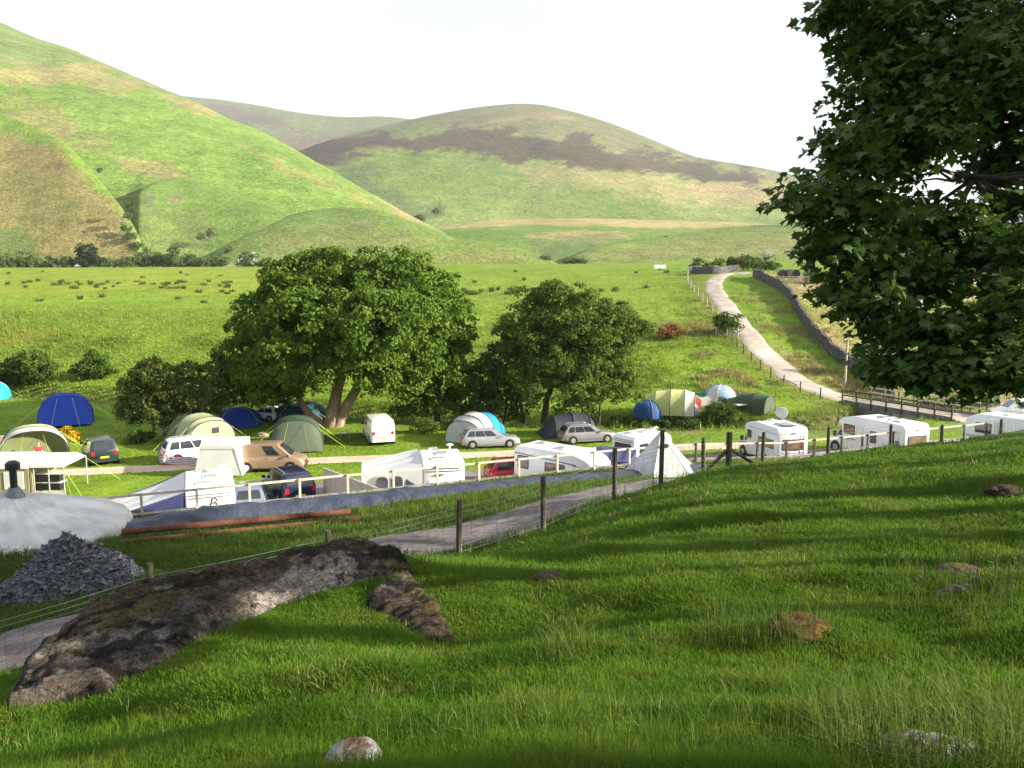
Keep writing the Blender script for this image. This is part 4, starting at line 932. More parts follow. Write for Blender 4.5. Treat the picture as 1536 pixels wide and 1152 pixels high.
awning('white roofed awning with navy walls and dark doorway on the emblem caravan', put2(303, 38.0), R(112), .98, -2.5, 1.9, 1.12, 4.5, 2.45, 1.45, T_WHITE, T_NAVY, dark=T_DKIN, hip=.5)
awning('white awning with arched windows along its sides', put2(658, 43), R(100), 1.0, -2.4, 2.0, 1.12, 4.2, 2.5, 1.95, T_WHITE, T_WHITE, arches=True)
awning('white boxy drive-away awning joined to the copper van', put(339, 708), R(4), 1.0, -1.6, 1.35, .9, -1.25, 2.1, 1.95, T_WHITE, T_WHITE, hip=.45)
awning('navy blue drive-away awning behind the pyramid tent', put2(924, 46), R(-12), 1.0, -1.2, 1.25, 1.4, -1.4, 2.0, 1.7, T_NAVY, T_NAVY, dark=T_DKIN, hip=.3)
# trailer tent at the left with an open cooking bay
p = put(64, 735); tt_ = thing('trailer_tent', 'cream and khaki trailer tent with open kitchen bay at its end', 'trailer tent', p, R(4), None)
m = MB(); m.loft([[Vector((x, y, z)) for y, z in ((-1.5, 1.75), (-1.55, 1.62), (1.5, 1.72), (0.2, 2.25))] for x in (-4.2, 0.1)]); m.build('roof', T_CREAM, tt_)
m = MB(); m.loft([[Vector((x, y, z)) for y, z in ((-1.45, 1.78), (-1.5, 1.66), (1.4, 1.7), (0.2, 2.18))] for x in (.16, 1.95)]); m.build('roof', T_CREAM, tt_)
m = MB(); m.box((-2.05, -1.46, .86), (4.2, .05, 1.6)); fw = m.build('front_wall', T_KHAKI, tt_)
for x, w in ((-3.0, .9), (-.75, 1.05)):
    m = MB(); m.panel((x, -1.5, .95), (1, 0, 0), (0, 0, 1), w, 1.0, .04, .02); m.build('blind', T_WHITE if x > -2 else T_PALE, fw)
m = MB(); m.box((-2.05, 1.4, .8), (4.2, .05, 1.55)); m.build('rear_wall', T_KHAKI, tt_)
m = MB(); m.box((.12, 0, .85), (.05, 2.85, 1.6)); m.build('end_wall', T_KHAKI, tt_)
for x, y in ((1.92, -1.42), (1.92, 1.35), (.3, -1.42), (1.1, -1.42)):
    m = MB(); m.cyl((x, y, 0), (x, y, 1.7), .035, 8); m.build('pole', M_POLE, tt_)
m = MB(); m.box((1.05, -1.42, .16), (1.8, .05, .3)); m.build('bay_skirt', T_CREAM, tt_)
for z, nm in ((.95, 'black camp kitchen box on the upper shelf of the trailer tent bay'), (.45, 'black storage box on the lower shelf of the trailer tent bay')):
    q = thing('camp_kitchen', nm, 'camp kitchen', (p[0] + .95, p[1] - .7, p[2] + z - .2), 0, None)
    m = MB(); m.box((0, 0, .22), (1.3, .6, .4)); m.build('cabinet', M_TRIM, q); m = MB(); m.box((0, 0, .44), (1.4, .66, .04)); m.build('worktop', M_CREAM, q)
    for s in (-.5, .5):
        m = MB(); m.cyl((s, 0, -.7 if z > .5 else -.25), (s, 0, .05), .03, 6); m.build('leg', M_RIM, q)
guys(tt_, [((1.9, -1.4, 1.65), (3.5, -2.6, .03)), ((1.9, -1.4, 1.65), (3.2, -3.2, .03)), ((1.9, 1.3, 1.65), (3.5, 2.2, .03))])

# somebody in a red top sitting in the mouth of the open lime tent
pp = Vector(put(52, 686)) + Vector((.53*1.75 + .25, -.85*1.75, 0)); pp.z = gz(pp.x, pp.y); ch = thing('camping_chair', 'dark folding chair in the mouth of the lime tent', 'chair', pp, R(-70))
m = MB(); m.box((0, 0, .42), (.48, .5, .05)); m.build('seat', T_CHAR, ch); m = MB(); m.beam((-.24, 0, .44), (-.34, 0, .95), .5, .04); m.build('backrest', T_CHAR, ch)
for x in (-.2, .2):
    for y in (-.22, .22):
        m = MB(); m.cyl((x, y, 0), (x*.9, y, .42), .015, 6); m.build('leg', M_RIM, ch)
pe = thing('person', 'person in a red top sitting in the mouth of the open lime tent', 'person', pp, R(-70))
def with_skin(nm, V, E, rad, m, par):
    me = bpy.data.meshes.new(nm); me.from_pydata(V, E, []); bm_ = __import__('bmesh').new(); bm_.from_mesh(me); ly = bm_.verts.layers.skin.verify()
    for k, v in enumerate(bm_.verts): v[ly].radius = (rad[k], rad[k]); v[ly].use_root = k == 0
    bm_.to_mesh(me); bm_.free(); me.materials.append(m); o = link(nm, me, par); o.modifiers.new('skin', 'SKIN').use_smooth_shade = True; sb = o.modifiers.new('sub', 'SUBSURF'); sb.levels = sb.render_levels = 2; return o
M_SKIN = mat('skin', (.50, .31, .23), rough=.5); M_SHIRT = mat('red_top', (.48, .05, .05), rough=.8); M_HAIR = mat('brown_hair', (.10, .055, .03), rough=.7); M_JEAN = mat('dark_trousers', (.05, .06, .10), rough=.9)
sp = [(-.08,0,.55),(-.12,0,.75),(-.14,0,.95),(-.13,0,1.06),(-.10,0,1.15),(-.08,0,1.27),(-.07,0,1.36)]
arms = [(-.13,.19,1.0),(-.02,.24,.80),(.16,.16,.70),(.24,.12,.68),(-.13,-.19,1.0),(-.02,-.24,.80),(.16,-.16,.70),(.24,-.12,.68)]
legs = [(0,.10,.50),(.42,.12,.52),(.44,.12,.12),(.54,.12,.05),(0,-.10,.50),(.42,-.12,.52),(.44,-.12,.12),(.54,-.12,.05)]
V = sp + arms + legs; E = [(i, i+1) for i in range(6)] + [(2,7),(7,8),(8,9),(9,10),(2,11),(11,12),(12,13),(13,14),(0,15),(15,16),(16,17),(17,18),(0,19),(19,20),(20,21),(21,22)]
with_skin('body', V, E, [.14,.13,.14,.06,.055,.10,.085] + [.055,.045,.035,.03]*2 + [.085,.065,.045,.04]*2, M_SKIN, pe)
with_skin('top', sp[:3] + [(-.13,0,1.03)] + arms[:2] + arms[4:6], [(0,1),(1,2),(2,3),(2,4),(4,5),(2,6),(6,7)], [.155,.145,.155,.085,.07,.06,.07,.06], M_SHIRT, pe)
with_skin('trousers', [(-.06,0,.55)] + legs[:3] + legs[4:7], [(0,1),(1,2),(2,3),(0,4),(4,5),(5,6)], [.15,.10,.08,.06,.10,.08,.06], M_JEAN, pe)
with_skin('hair', [(-.11,0,1.27),(-.10,0,1.36),(-.07,0,1.41)], [(0,1),(1,2)], [.09,.105,.085], M_HAIR, pe)

# windbreak, table, cone, marker posts
M_STR1 = mat('windbreak_red', (.50, .08, .10), rough=.7); M_STR2 = mat('windbreak_white', (.72, .70, .70), rough=.7); M_STR3 = mat('windbreak_blue', (.10, .16, .36), rough=.7)
a, b = Vector(put(240, 697)), Vector(put(306, 702)); wb = thing('windbreak', 'red white and blue striped windbreak on wooden stakes', 'windbreak', a, 0, None)
m = MB(); d = b - a; k = 0
for pt in (Vector((0, .9, 0)), ):
    zz = np.linspace(.08, .66, 10); fold = [Vector((-.6, 1.2, 0)), Vector((0, 0, 0)), d*.33 + Vector((0, -.15, 0)), d*.66 + Vector((0, .1, 0)), d]
    for i in range(len(fold) - 1):
        for j in range(9):
            q0, q1 = fold[i], fold[i+1]
            m.add([q0 + Vector((0,0,zz[j])), q1 + Vector((0,0,zz[j])), q1 + Vector((0,0,zz[j+1])), q0 + Vector((0,0,zz[j+1]))], [(0,1,2,3)], (0,1,2,1,0,1,2,1,0)[j])
m.build('striped_cloth', [M_STR1, M_STR2, M_STR3], wb)
M_WOODP = mat('pale_stake_wood', (.42, .34, .23), rough=.8, scale=6)
for q in fold:
    m = MB(); m.cyl(q, q + Vector((0, 0, .95)), .025, 6); m.build('stake', M_WOODP, wb)
p = put(517, 661); tb = thing('camping_table', 'small pale folding table standing on the lawn near the white van', 'table', p, .1)
m = MB(); m.box((0, 0, .68), (.85, .55, .04)); m.build('tabletop', M_CREAM, tb)
for x in (-.36, .36):
    for y in (-.22, .22):
        m = MB(); m.cyl((x*1.05, y, 0), (x*.9, y, .67), .02, 6); m.build('leg', M_RIM, tb)
p = put(1112, 618); tb = thing('camping_table', 'white folding table beside the dark green tunnel tent', 'table', p, .3)
m = MB(); m.box((0, 0, .7), (1.3, .7, .05)); m.build('tabletop', M_WHITE, tb)
for x in (-.55, .55):
    for y in (-.28, .28):
        m = MB(); m.cyl((x, y, 0), (x*.9, y, .68), .025, 6); m.build('leg', M_TRIM, tb)
p = put(976, 655); cn_ = thing('traffic_cone', 'orange traffic cone on the lawn left of the pyramid tent top', 'cone', p)
M_ORG = mat('orange_cone', (.75, .16, .03), rough=.5)
m = MB(); m.box((0, 0, .03), (.42, .42, .06)); m.build('base', M_ORG, cn_); m = MB(); m.lathe([(.17, .05), (.035, .75)], (0, 0, 0), 14); m.build('body', M_ORG, cn_)
for k, (x, y, l) in enumerate(((751, 640, 'by the stream between the blue tent and the boulder'), (899, 641, 'right of the pewter estate car'), (1050, 644, 'at the foot of the lone round bush'))):
    p = put(x, y); o = MB(); o.tube([(0, 0, -.1), (0, 0, .62), (0, 0, .66)], [.075, .075, .05], 8); oo = o.build('marker_post', M_WOODP, None, loc=p); setp(oo, 'short pale marker post ' + l, 'post', 'marker posts on the lawn')
# goods around the tents beyond the stream
for x, y, c_, l, w in ((1040, 608, (.60, .12, .10), 'red sheet heaped between the tents beyond the stream', .9), (1052, 606, (.70, .70, .72), 'white sheet hung between the tents beyond the stream', 1.2), (1046, 599, (.05, .30, .22), 'green tarpaulin top beyond the lilac pup tent', 1.3)):
    p = put(x, y + 8); m = MB(); mm = cloth('sheet_%d' % x, c_)
    m.loft([[Vector((w*(u - .5)*2*.7, .3*math.sin(u*5) + .35*(1 - v), (1.25 + .15*math.sin(u*9))*v*(.75 + .25*math.sin(PI*u)))) for u in np.linspace(0, 1, 13)] for v in np.linspace(0, 1, 5)], closed=False, caps=False)
    o = m.build('sheet', mm, None, smooth=60, loc=p); setp(o, l, 'sheet')

# ------------------------------------------------------------------ walls, rails and fences
M_SLEEP = mat('old_sleeper_timber', (.30, .275, .25), (.19, .17, .155), rough=.9, scale=3, bump=.4, bscale=14)
M_RAIL = mat('weathered_rail', (.52, .46, .38), (.40, .35, .29), rough=.8, scale=4, bump=.2)
M_POST = mat('fence_post', (.075, .064, .045), (.045, .038, .028), rough=.95, scale=9, bump=.5, bscale=30, c3=(.12, .13, .07), s3=.5)
M_WIRE = mat('galvanised_wire', (.22, .22, .22), rough=.5, metal=.4)
def wall_top(X): return np.interp(X, [-60, 6, 10, 16, 60], [2.62, 2.62, 2.55, 2.12, 2.04])
wl = thing('retaining_wall', 'long low grey sleeper wall holding the bank above the hardstanding', 'wall', (0, 38.96, 0))
xs_ = np.linspace(-32, 34, 34)
for lev in range(1):
    rr = []
    for x in np.linspace(-34, 36, 141):
        y = wall_y(x); zt = float(wall_top(x)); nx, ny = -.4, .917; o = Vector((x, y - 38.96, 0))
        rr.append([o + Vector((.09*-nx, -.09*ny, -.3)), o + Vector((.09*-nx, -.09*ny, zt)), o + Vector((.09*nx, .09*ny, zt)), o + Vector((.09*nx, .09*ny, -.3))])
    m = MB(); m.loft(rr); m.build('sleeper_face', M_SLEEP, wl)
    rr = [[p + Vector((0, 0, 0)) for p in (r[1] + Vector((.02, -.05, .0)), r[1] + Vector((.02, -.05, .045)), r[2] + Vector((-.02, .05, .045)), r[2] + Vector((-.02, .05, .0)))] for r in rr]
    m = MB(); m.loft(rr); m.build('coping', M_SLEEP, wl)
rf = thing('safety_rail', 'pale post and rail barrier along the top of the sleeper wall', 'fence', (0, 38.96, 0))
X = -27.0; prev = None; ps = []
while X < 33:
    ps.append(X); X += 2.13*.917
for k, x in enumerate(ps):
    zt = float(wall_top(x)); b = Vector((x, wall_y(x) - 38.96 - .16, zt)); m = MB()
    m.box(b + Vector((0, 0, .26)), (.10, .10, 1.34), rz=.41); m.build('post', M_RAIL if x < 9 else M_POST, rf)
    if k and k % 2 == 0 or k == len(ps) - 1: pass
    if k:
        m = MB(); m.beam(pb + Vector((0, .08, .86)), b + Vector((0, .08, .86 + random.uniform(-.015, .015))), .045, .10); m.build('rail', M_RAIL, rf)
    pb = b
# close-boarded timber panel at the end of a pitch
pa, pb = put2(479, 42.6), put2(577, 37.4); pa, pb = Vector(pa), Vector(pb); d = pb - pa; nb = int(d.length/.16)
pf = thing('board_fence', 'close-boarded timber fence panel beside the midnight blue car', 'fence', pa)
for k in range(nb):
    f = (k + .5)/nb; m = MB(); h = 1.86 + random.uniform(-.012, .012); c = d*f
    m.box((c.x, c.y, h/2), (d.length/nb - .008, .025, h), rz=math.atan2(d.y, d.x)); m.build('board', M_RAIL, pf)
m = MB(); m.beam(Vector((0, 0, 1.88)), d + Vector((0, 0, 1.88)), .07, .05); m.build('capping', M_RAIL, pf)

def wire_fence(name, label, P, fn, ph=1.2, pr=.055, m=M_POST, wires=(.25, .6, 1.0), net=None, wr=.006, braces=(), heights=None, wide=None, below=.4):
    P = [Vector(p) for p in P]; t = thing(name, label, 'fence', P[0]); o = P[0]
    tops = []
    for k, p in enumerate(P):
        h = heights[k] if heights else ph*random.uniform(.95, 1.06); r = (wide or {}).get(k, pr)
        q = p - o; lean = Vector((random.uniform(-.03, .03), random.uniform(-.03, .03), 0)); mm = MB()
        mm.tube([q + Vector((0, 0, -below)), q + lean*.5 + Vector((0, 0, h*.5)), q + lean + Vector((0, 0, h))], [r, r, r*.96], 8); mm.build('post', m, t)
        tops.append((q, lean, h))
    for w in wires:
        mm = MB(); pts = []
        for k in range(len(P)):
            q, l, h = tops[k]; pts.append(q + l*(w/h) + Vector((0, 0, min(w, h*.97))))
            if k < len(P) - 1: q2, l2, h2 = tops[k+1]; pts.append((pts[-1] + q2 + Vector((0, 0, min(w, h2*.97))))*.5 + Vector((0, 0, -.02)))
        mm.tube(pts, wr, 3); mm.build('wire', M_WIRE, t)
    if net:
        mm = MB(); k = len(P)
        for i in range(k - 1):
            q, _, h0 = tops[i]; q2, _, h1 = tops[i+1]; nn = max(2, int((q2 - q).length/.3))
            for s in range(nn):
                f = s/nn; b = q*(1-f) + q2*f; mm.tube([b + Vector((0, 0, .05)), b + Vector((0, 0, min(.92, h0*.8)))], .0035, 3)
        for z in (.12, .27, .42, .72, .86):
            mm.tube([tops[i][0] + Vector((0, 0, min(z, tops[i][2]*.95))) for i in range(k)], .0035, 3)
        o2 = mm.build('netting', M_WIRE, t); o2['kind'] = 'stuff'
    for k, d in braces:
        q, l, h = tops[k]; mm = MB(); e = q + Vector(d); e.z = gz(o.x + e.x, o.y + e.y, fn) - o.z - .08
        mm.tube([q + Vector((0, 0, h*.62)), e], .05, 7); mm.build('brace', m, t)
    return t
NF = [(-150,1010,12.6,1.15),(-20,980,13.6,1.15),(232,945,14,1.17),(496,889,15,1.17),(688,838,16,1.17),(815,797,17.5,1.17),(922,750,19.5,1.24),(991,727,20.5,1.4),(1055,713,22.5,1.08),(1093,708,23.6,1.22),(1143,702,25,1.16),(1241,691,27.5,1.2),(1335,683,30,1.12),(1412,672,32,1.0),(1500,663,35,1.0),(1620,652,39,1.0)]
fp = []
for x, y, Y, h in NF:
    q = at(x, y, Y); fp.append((q.x, q.y, gz(q.x, q.y, hn)))
hts = []
for (x, y, Y, h), q in zip(NF, fp):
    zt = at(x, {232: 845, 496: 795, 688: 750, 815: 715, 922: 672, 991: 645, 1055: 657, 1093: 648, 1143: 648, 1241: 640, 1335: 637, 1412: 637}.get(x, y - h*1200/Y), Y).z
    hts.append(max(.75, zt - q[2]))
wire_fence('wire_fence', 'dark post and wire stock fence along the edge of the near pasture', fp, hn, pr=.062, net=True, heights=hts, wires=(.97, 1.08), wr=.006, wide={9: .095}, braces=[(9, (-1.1, -.2, 0)), (9, (1.25, .5, 0))])

# lane fences
def off_path(P, d, step):
    P = smooth_path(P, .5); g = np.gradient(P, axis=0); g /= np.hypot(g[:, 0], g[:, 1])[:, None]; n = np.stack([-g[:, 1], g[:, 0]], 1)
    Q = P + n*d; s = np.r_[0, np.cumsum(np.hypot(*np.diff(Q, axis=0).T))]; t = np.arange(0, s[-1], step)
    return np.stack([np.interp(t, s, Q[:, 0]), np.interp(t, s, Q[:, 1])], 1)
LP = np.array([p[:2] for p in lane_pts])
q = off_path(LP[7:], -2.7, 2.9); wire_fence('lane_fence', 'dark post and wire fence beside the lower lane', [(x, y, gz(x, y)) for x, y in q], hv, ph=1.15, pr=.07, wires=(.5, 1.0), wr=.012,
    braces=[(len(q) - 3, (-2.2, -.2, 0)), (len(q) - 3, (1.8, .2, 0))])
M_PALEP = mat('bleached_post', (.40, .35, .27), rough=.9, scale=5)
q = np.array([hit(*p, hv0)[:2] for p in ((1032,413),(1031,424),(1036,432),(1044,441),(1054,452),(1063,463),(1073,475),(1082,490))]); q = off_path(q, 0, 5.2)
wire_fence('meadow_fence', 'bleached post and wire fence down the top meadow edge', [(x, y, gz(x, y)) for x, y in q], hv, ph=1.35, pr=.09, wires=(.6, 1.15), wr=.02, m=M_PALEP)
q = np.array([hit(*p, hv0)[:2] for p in ((1034,412),(1050,414),(1070,416),(1085,418),(1108,416))]); q = off_path(q[:2], 0, 4)
# field gate beside the hawthorn on the lane
p = hit(1090, 506); g = thing('field_gate', 'small grey timber gate beside the round tree on the lane', 'gate', p, R(-30))
for x in (-1.4, 0, 1.4):
    m = MB(); m.box((x, 0, .6), (.14, .14, 1.5)); m.build('post', M_PALEP, g)
for k in range(5):
    m = MB(); m.box((0, .02, .25 + k*.24), (2.7, .04, .09)); m.build('bar', M_PALEP, g)

# drystone wall
M_STONE = mat('drystone', (.105, .10, .098), (.048, .045, .045), rough=.95, scale=2.6, bump=1.0, bscale=5, spec=.1, c3=(.17, .165, .155), s3=1.6, lo=.42, hi=.58)
def stone_wall(label, P, h=1.35, w=.6, group=None):
    Q = smooth_path(P, .45); g = np.gradient(Q, axis=0); g /= np.hypot(g[:, 0], g[:, 1])[:, None]; n = np.stack([-g[:, 1], g[:, 0]], 1); rr = []
    for k in range(len(Q)):
        x, y = Q[k]; zz = gz(x, y); hh = h*(1 + .10*float(vnoise(k*.37, 3.1))) + random.uniform(-.07, .07); pr = [(-.5, -.3), (-.48, .2), (-.44, .5), (-.38, .8), (-.3, 1), (.3, 1), (.38, .8), (.44, .5), (.48, .2), (.5, -.3)]
        rr.append([Vector((x + n[k, 0]*(a*w + random.uniform(-.05, .05)), y + n[k, 1]*(a*w + random.uniform(-.05, .05)), zz + b*hh + random.uniform(-.05, .05))) for a, b in pr])
    m = MB(); m.loft(rr); o = m.build('drystone_wall', M_STONE, smooth=30); return setp(o, label, 'wall', group)
stone_wall('grey drystone wall curving down the verge right of the lane', [hit(*p, hv0) for p in ((1131,415),(1140,419),(1160,428),(1178,441),(1192,460),(1208,487),(1228,512),(1250,534),(1276,554),(1305,575),(1338,596))], 1.55)
stone_wall('low rubble wall at the top bend of the lane', [hit(*p, hv0) for p in ((1040,410),(1058,411),(1076,410),(1092,408),(1108,407))], 1.5, .8)
# farmyard odds and ends by the top bend
M_BALE = mat('black_bale_wrap', (.012, .013, .018), (.03, .032, .04), rough=.25, scale=5, spec=.5)
for k, x in enumerate((1173, 1183, 1193)):
    p = hit(x, 417, hv0); m = MB(); m.lathe([(.15, -.62), (.62, -.62), (.7, -.5), (.72, 0), (.7, .5), (.62, .62), (.15, .62)], (0, 0, .7), 20, 'Y')
    o = m.build('silage_bale', M_BALE, None, smooth=40, loc=p); o.rotation_euler = (0, 0, random.uniform(-.3, .3)); o.scale = (1.15,)*3
    setp(o, ('left end', 'middle', 'right end')[k] + ' one of the black wrapped bales behind the timber hurdles', 'bale', 'black bales')
hu = thing('sheep_hurdle', 'grey timber sheep hurdles in front of the black bales', 'fence', hit(1190, 425, hv0), R(-6))
for x in np.linspace(-2.6, 2.6, 7):
    m = MB(); m.box((x, 0, .6), (.14, .12, 1.5)); m.build('post', M_PALEP, hu)
for z in (.3, .62, .94, 1.2):
    m = MB(); m.box((0, -.07, z), (5.3, .05, .12)); m.build('bar', M_PALEP, hu)
p = hit(990, 405, hv0); wt = thing('livestock_trailer', 'tiny white trailer standing far off in the top meadow', 'trailer', p, .05, None, .75)
m = MB(); m.loft([[(x, y, z) for y, z in ((-.9, .5), (.9, .5), (.9, 1.5), (.5, 1.75), (-.5, 1.75), (-.9, 1.5))] for x in (-2.2, 1.9)]); m.build('body', M_WHITE, wt)
for s in (1, -1): add_wheel(wt, 0, s*.85, .34, .2, s)
for k, x in enumerate((1049, 1074)):
    car('parked_car', ('grey car parked behind the rubble wall nearest the pale meadow fence', 'grey car parked behind the rubble wall nearest the lane bend')[k], 'car', tuple(hit(x, 409, hv0)), R(5), 1., P_GREY, group='cars at the top of the lane', **{**EST, 'rails': False})

# telegraph pole
p = hit(1267, 579); tp = thing('telegraph_pole', 'pale wooden telegraph pole on the verge above the bridge', 'pole', p)
m = MB(); m.tube([(0, 0, -.5), (0.02, 0, 2.4), (.06, 0, 4.9)], [.13, .12, .10], 10); m.build('shaft', mat('pole_wood', (.45, .39, .31), (.33, .28, .22), rough=.85, scale=5), tp, smooth=40)
m = MB(); m.box((.06, 0, 4.75), (.75, .1, .12)); m.build('crossarm', M_POST, tp)
for x in (-.22, .34):
    m = MB(); m.lathe([(.05, 4.81), (.06, 4.9), (.03, 4.98)], (x, 0, 0), 8); m.build('insulator', M_CREAM, tp)

# timber bridge
A, B = hit(1283, 602, hv0), hit(1450, 629, hv0); d = (B - A); Ld = d.length; an = math.atan2(d.y, d.x); sl_ = (B.z - A.z)/math.hypot(d.x, d.y)
br = thing('timber_bridge', 'grey timber road bridge with plank sides and post railings', 'bridge', A, an); Lh = math.hypot(d.x, d.y)
M_BRG = mat('bridge_timber', (.20, .19, .185), (.13, .12, .118), rough=.9, scale=2, bump=.3); hwid = 2.0
zz = lambda x: sl_*x + .12
m = MB(); m.loft([[(x, -hwid, zz(x) - .2), (x, hwid, zz(x) - .2), (x, hwid, zz(x)), (x, -hwid, zz(x))] for x in np.linspace(-.6, Lh + .6, 12)]); m.build('deck', M_LANE, br)
for s in (1, -1):
    for k in range(4):
        z0 = .22 - k*.3; x0, x1 = .2 + k*.55, Lh - .2 - k*.45; m = MB()
        m.beam((x0, s*(hwid + .06), zz(x0) + z0 - .12), (x1, s*(hwid + .06), zz(x1) + z0 - .12), .08, .27); m.build('side_plank', M_BRG, br)
    for k in range(8):
        x = .1 + k*(Lh - .2)/7; m = MB(); m.box((x, s*(hwid + .15), zz(x) + .45), (.13, .13, 1.5)); m.build('post', M_POST, br)
    for z in (1.12, .66):
        m = MB(); m.beam((0, s*(hwid + .05), zz(0) + z), (Lh, s*(hwid + .05), zz(Lh) + z), .06, .12); m.build('rail', M_RAIL if s > 0 else M_POST, br)
for x in (.1, Lh - .1):
    m = MB(); m.box((x, 0, zz(x) - 1.3), (.5, hwid*2 + .5, 2.2)); m.build('abutment', M_STONE, br)
    for k in range(3):
        m = MB(); sg = 1 if x < 1 else -1; m.beam((x - sg*.3, -hwid - .12, zz(x) + .1 - k*.16), (x + sg*(2.6 - k*.3), -hwid - .2, zz(x) - 1.6), .09, .12); m.build('strut', M_BRG, br)
# verge rail beyond the bridge and a white parked pickup under the tree
q = [hit(x, y, hv0) for x, y in ((1455, 619), (1480, 622), (1506, 626), (1532, 630), (1560, 634))]
wire_fence('roadside_rail', 'dark post fence beside the lane right of the bridge', [tuple(p) for p in q], hv, ph=1.1, pr=.08, wires=(.5, 1.0), wr=.03)
car('parked_car', 'white pale vehicle partly hidden at the right edge behind the roadside fence', 'car', tuple(hit(1530, 628, hv0)), R(170), 1.0, P_WHITE, L=4.8, H=1.7, belt=1.0, gh=(-2.2, -1.9, .6, 1.4), splits=(.05, .4, .85))
# ------------------------------------------------------------------ trees and bushes
def leaf_m(name, c1, c2, tr=.35, **kw): return mat(name, c1, c2, **kw, rough=.7, spec=.10, scale=.55, trans=tr, detail=3)
L_SYC = leaf_m('sycamore_leaves', (.076, .145, .018), (.122, .20, .028)); L_ASH = leaf_m('ash_leaves', (.082, .142, .026), (.125, .188, .034))
L_DARK = leaf_m('dark_leaves', (.052, .092, .020), (.078, .125, .028)); L_HAZ = leaf_m('hazel_leaves', (.090, .122, .028), (.125, .155, .038))
L_BUSH = leaf_m('bush_leaves', (.055, .105, .018), (.085, .140, .024)); L_GREYL = leaf_m('silver_leaves', (.30, .33, .33), (.42, .44, .44)); L_GORSE = leaf_m('gorse_bloom', (.62, .42, .03), (.48, .33, .03), .35)
L_RUST = leaf_m('rusty_gorse', (.30, .13, .03), (.16, .12, .04), .2); L_BLOSS = leaf_m('hawthorn_blossom', (.62, .63, .58), (.40, .44, .34), .3); L_WOOD = leaf_m('far_hedge_leaves', (.075, .125, .035), (.105, .155, .045)); L_PALEG = leaf_m('fresh_leaves', (.11, .17, .03), (.14, .20, .035))
L_FIR = leaf_m('fir_needles', (.02, .036, .018), (.034, .05, .022), .1)
M_BARK = mat('bark', (.38, .26, .18), (.22, .15, .105), rough=.95, scale=2.5, bump=.8, bscale=9, c3=(.46, .36, .27), s3=.5); M_BARKD = mat('dark_bark', (.085, .07, .055), (.05, .042, .035), rough=.95, scale=4, bump=.6)
def unit(n, g): v = g.normal(size=(n, 3)); return v/np.linalg.norm(v, axis=1)[:, None]
def leaf_quads(P, Nn, size, g, asp=.62):
    n = len(P); r = unit(n, g); t = np.cross(Nn, r); t /= np.linalg.norm(t, axis=1)[:, None] + 1e-9; b = np.cross(Nn, t)
    s = (size*g.uniform(.6, 1.35, n))[:, None]; f = Nn*s*.18
    V = np.stack([P + t*s*.5, P + b*s*.5*asp + f, P - t*s*.5, P - b*s*.5*asp + f], 1).reshape(-1, 3)
    return V, np.arange(n*4).reshape(-1, 4)
def crown_mesh(blobs, clump, per, size, seed, dens=1., up=.35, low=-.55, flat=.7, inner=.25):
    """blobs: (centre, radii); leaves gathered in clumps near the surface of each lobe"""
    g = np.random.default_rng(seed); Ps, Ns = [], []
    for c, r in blobs:
        c, r = np.array(c, float), np.array(r, float); area = 4*PI*((r[0]*r[1])**1.6/3 + (r[0]*r[2])**1.6/3 + (r[1]*r[2])**1.6/3)**(1/1.6)
        k = max(3, int(dens*area/(clump*clump*2.2))); d = unit(k*2, g); d = d[d[:, 2] > low][:k]; k = len(d)
        rad = np.where(g.random(k) < inner, g.uniform(.35, .75, k), g.uniform(.82, 1.05, k))
        cc = c + d*r*rad[:, None]; rc = clump*g.uniform(.6, 1.25, k)
        m = per; dd = unit(k*m, g).reshape(k, m, 3); dd = dd + (d[:, None]*.55 + np.array([0, 0, up])); dd /= np.linalg.norm(dd, axis=2)[..., None]
        P = cc[:, None] + dd*(rc[:, None, None]*g.uniform(.45, 1.05, (k, m, 1)))*np.array([1, 1, flat])
        Nn = dd + g.normal(size=dd.shape)*.45; Nn /= np.linalg.norm(Nn, axis=2)[..., None]
        Ps.append(P.reshape(-1, 3)); Ns.append(Nn.reshape(-1, 3))
    return leaf_quads(np.concatenate(Ps), np.concatenate(Ns), size, g)
def limb(mb, a, b, r0, r1, n=7, bend=.12, seg=6):
    a, b = Vector(a), Vector(b); L = (b - a).length; pts = [a]
    w = Vector((random.uniform(-1, 1), random.uniform(-1, 1), random.uniform(-.3, .6)))*L*bend
    for k in range(1, seg + 1): f = k/seg; pts.append(a.lerp(b, f) + w*math.sin(PI*f) + Vector((random.uniform(-1, 1), random.uniform(-1, 1), 0))*L*.012)
    mb.tube(pts, [r0 + (r1 - r0)*(k/seg)**.8 for k in range(seg + 1)], n)
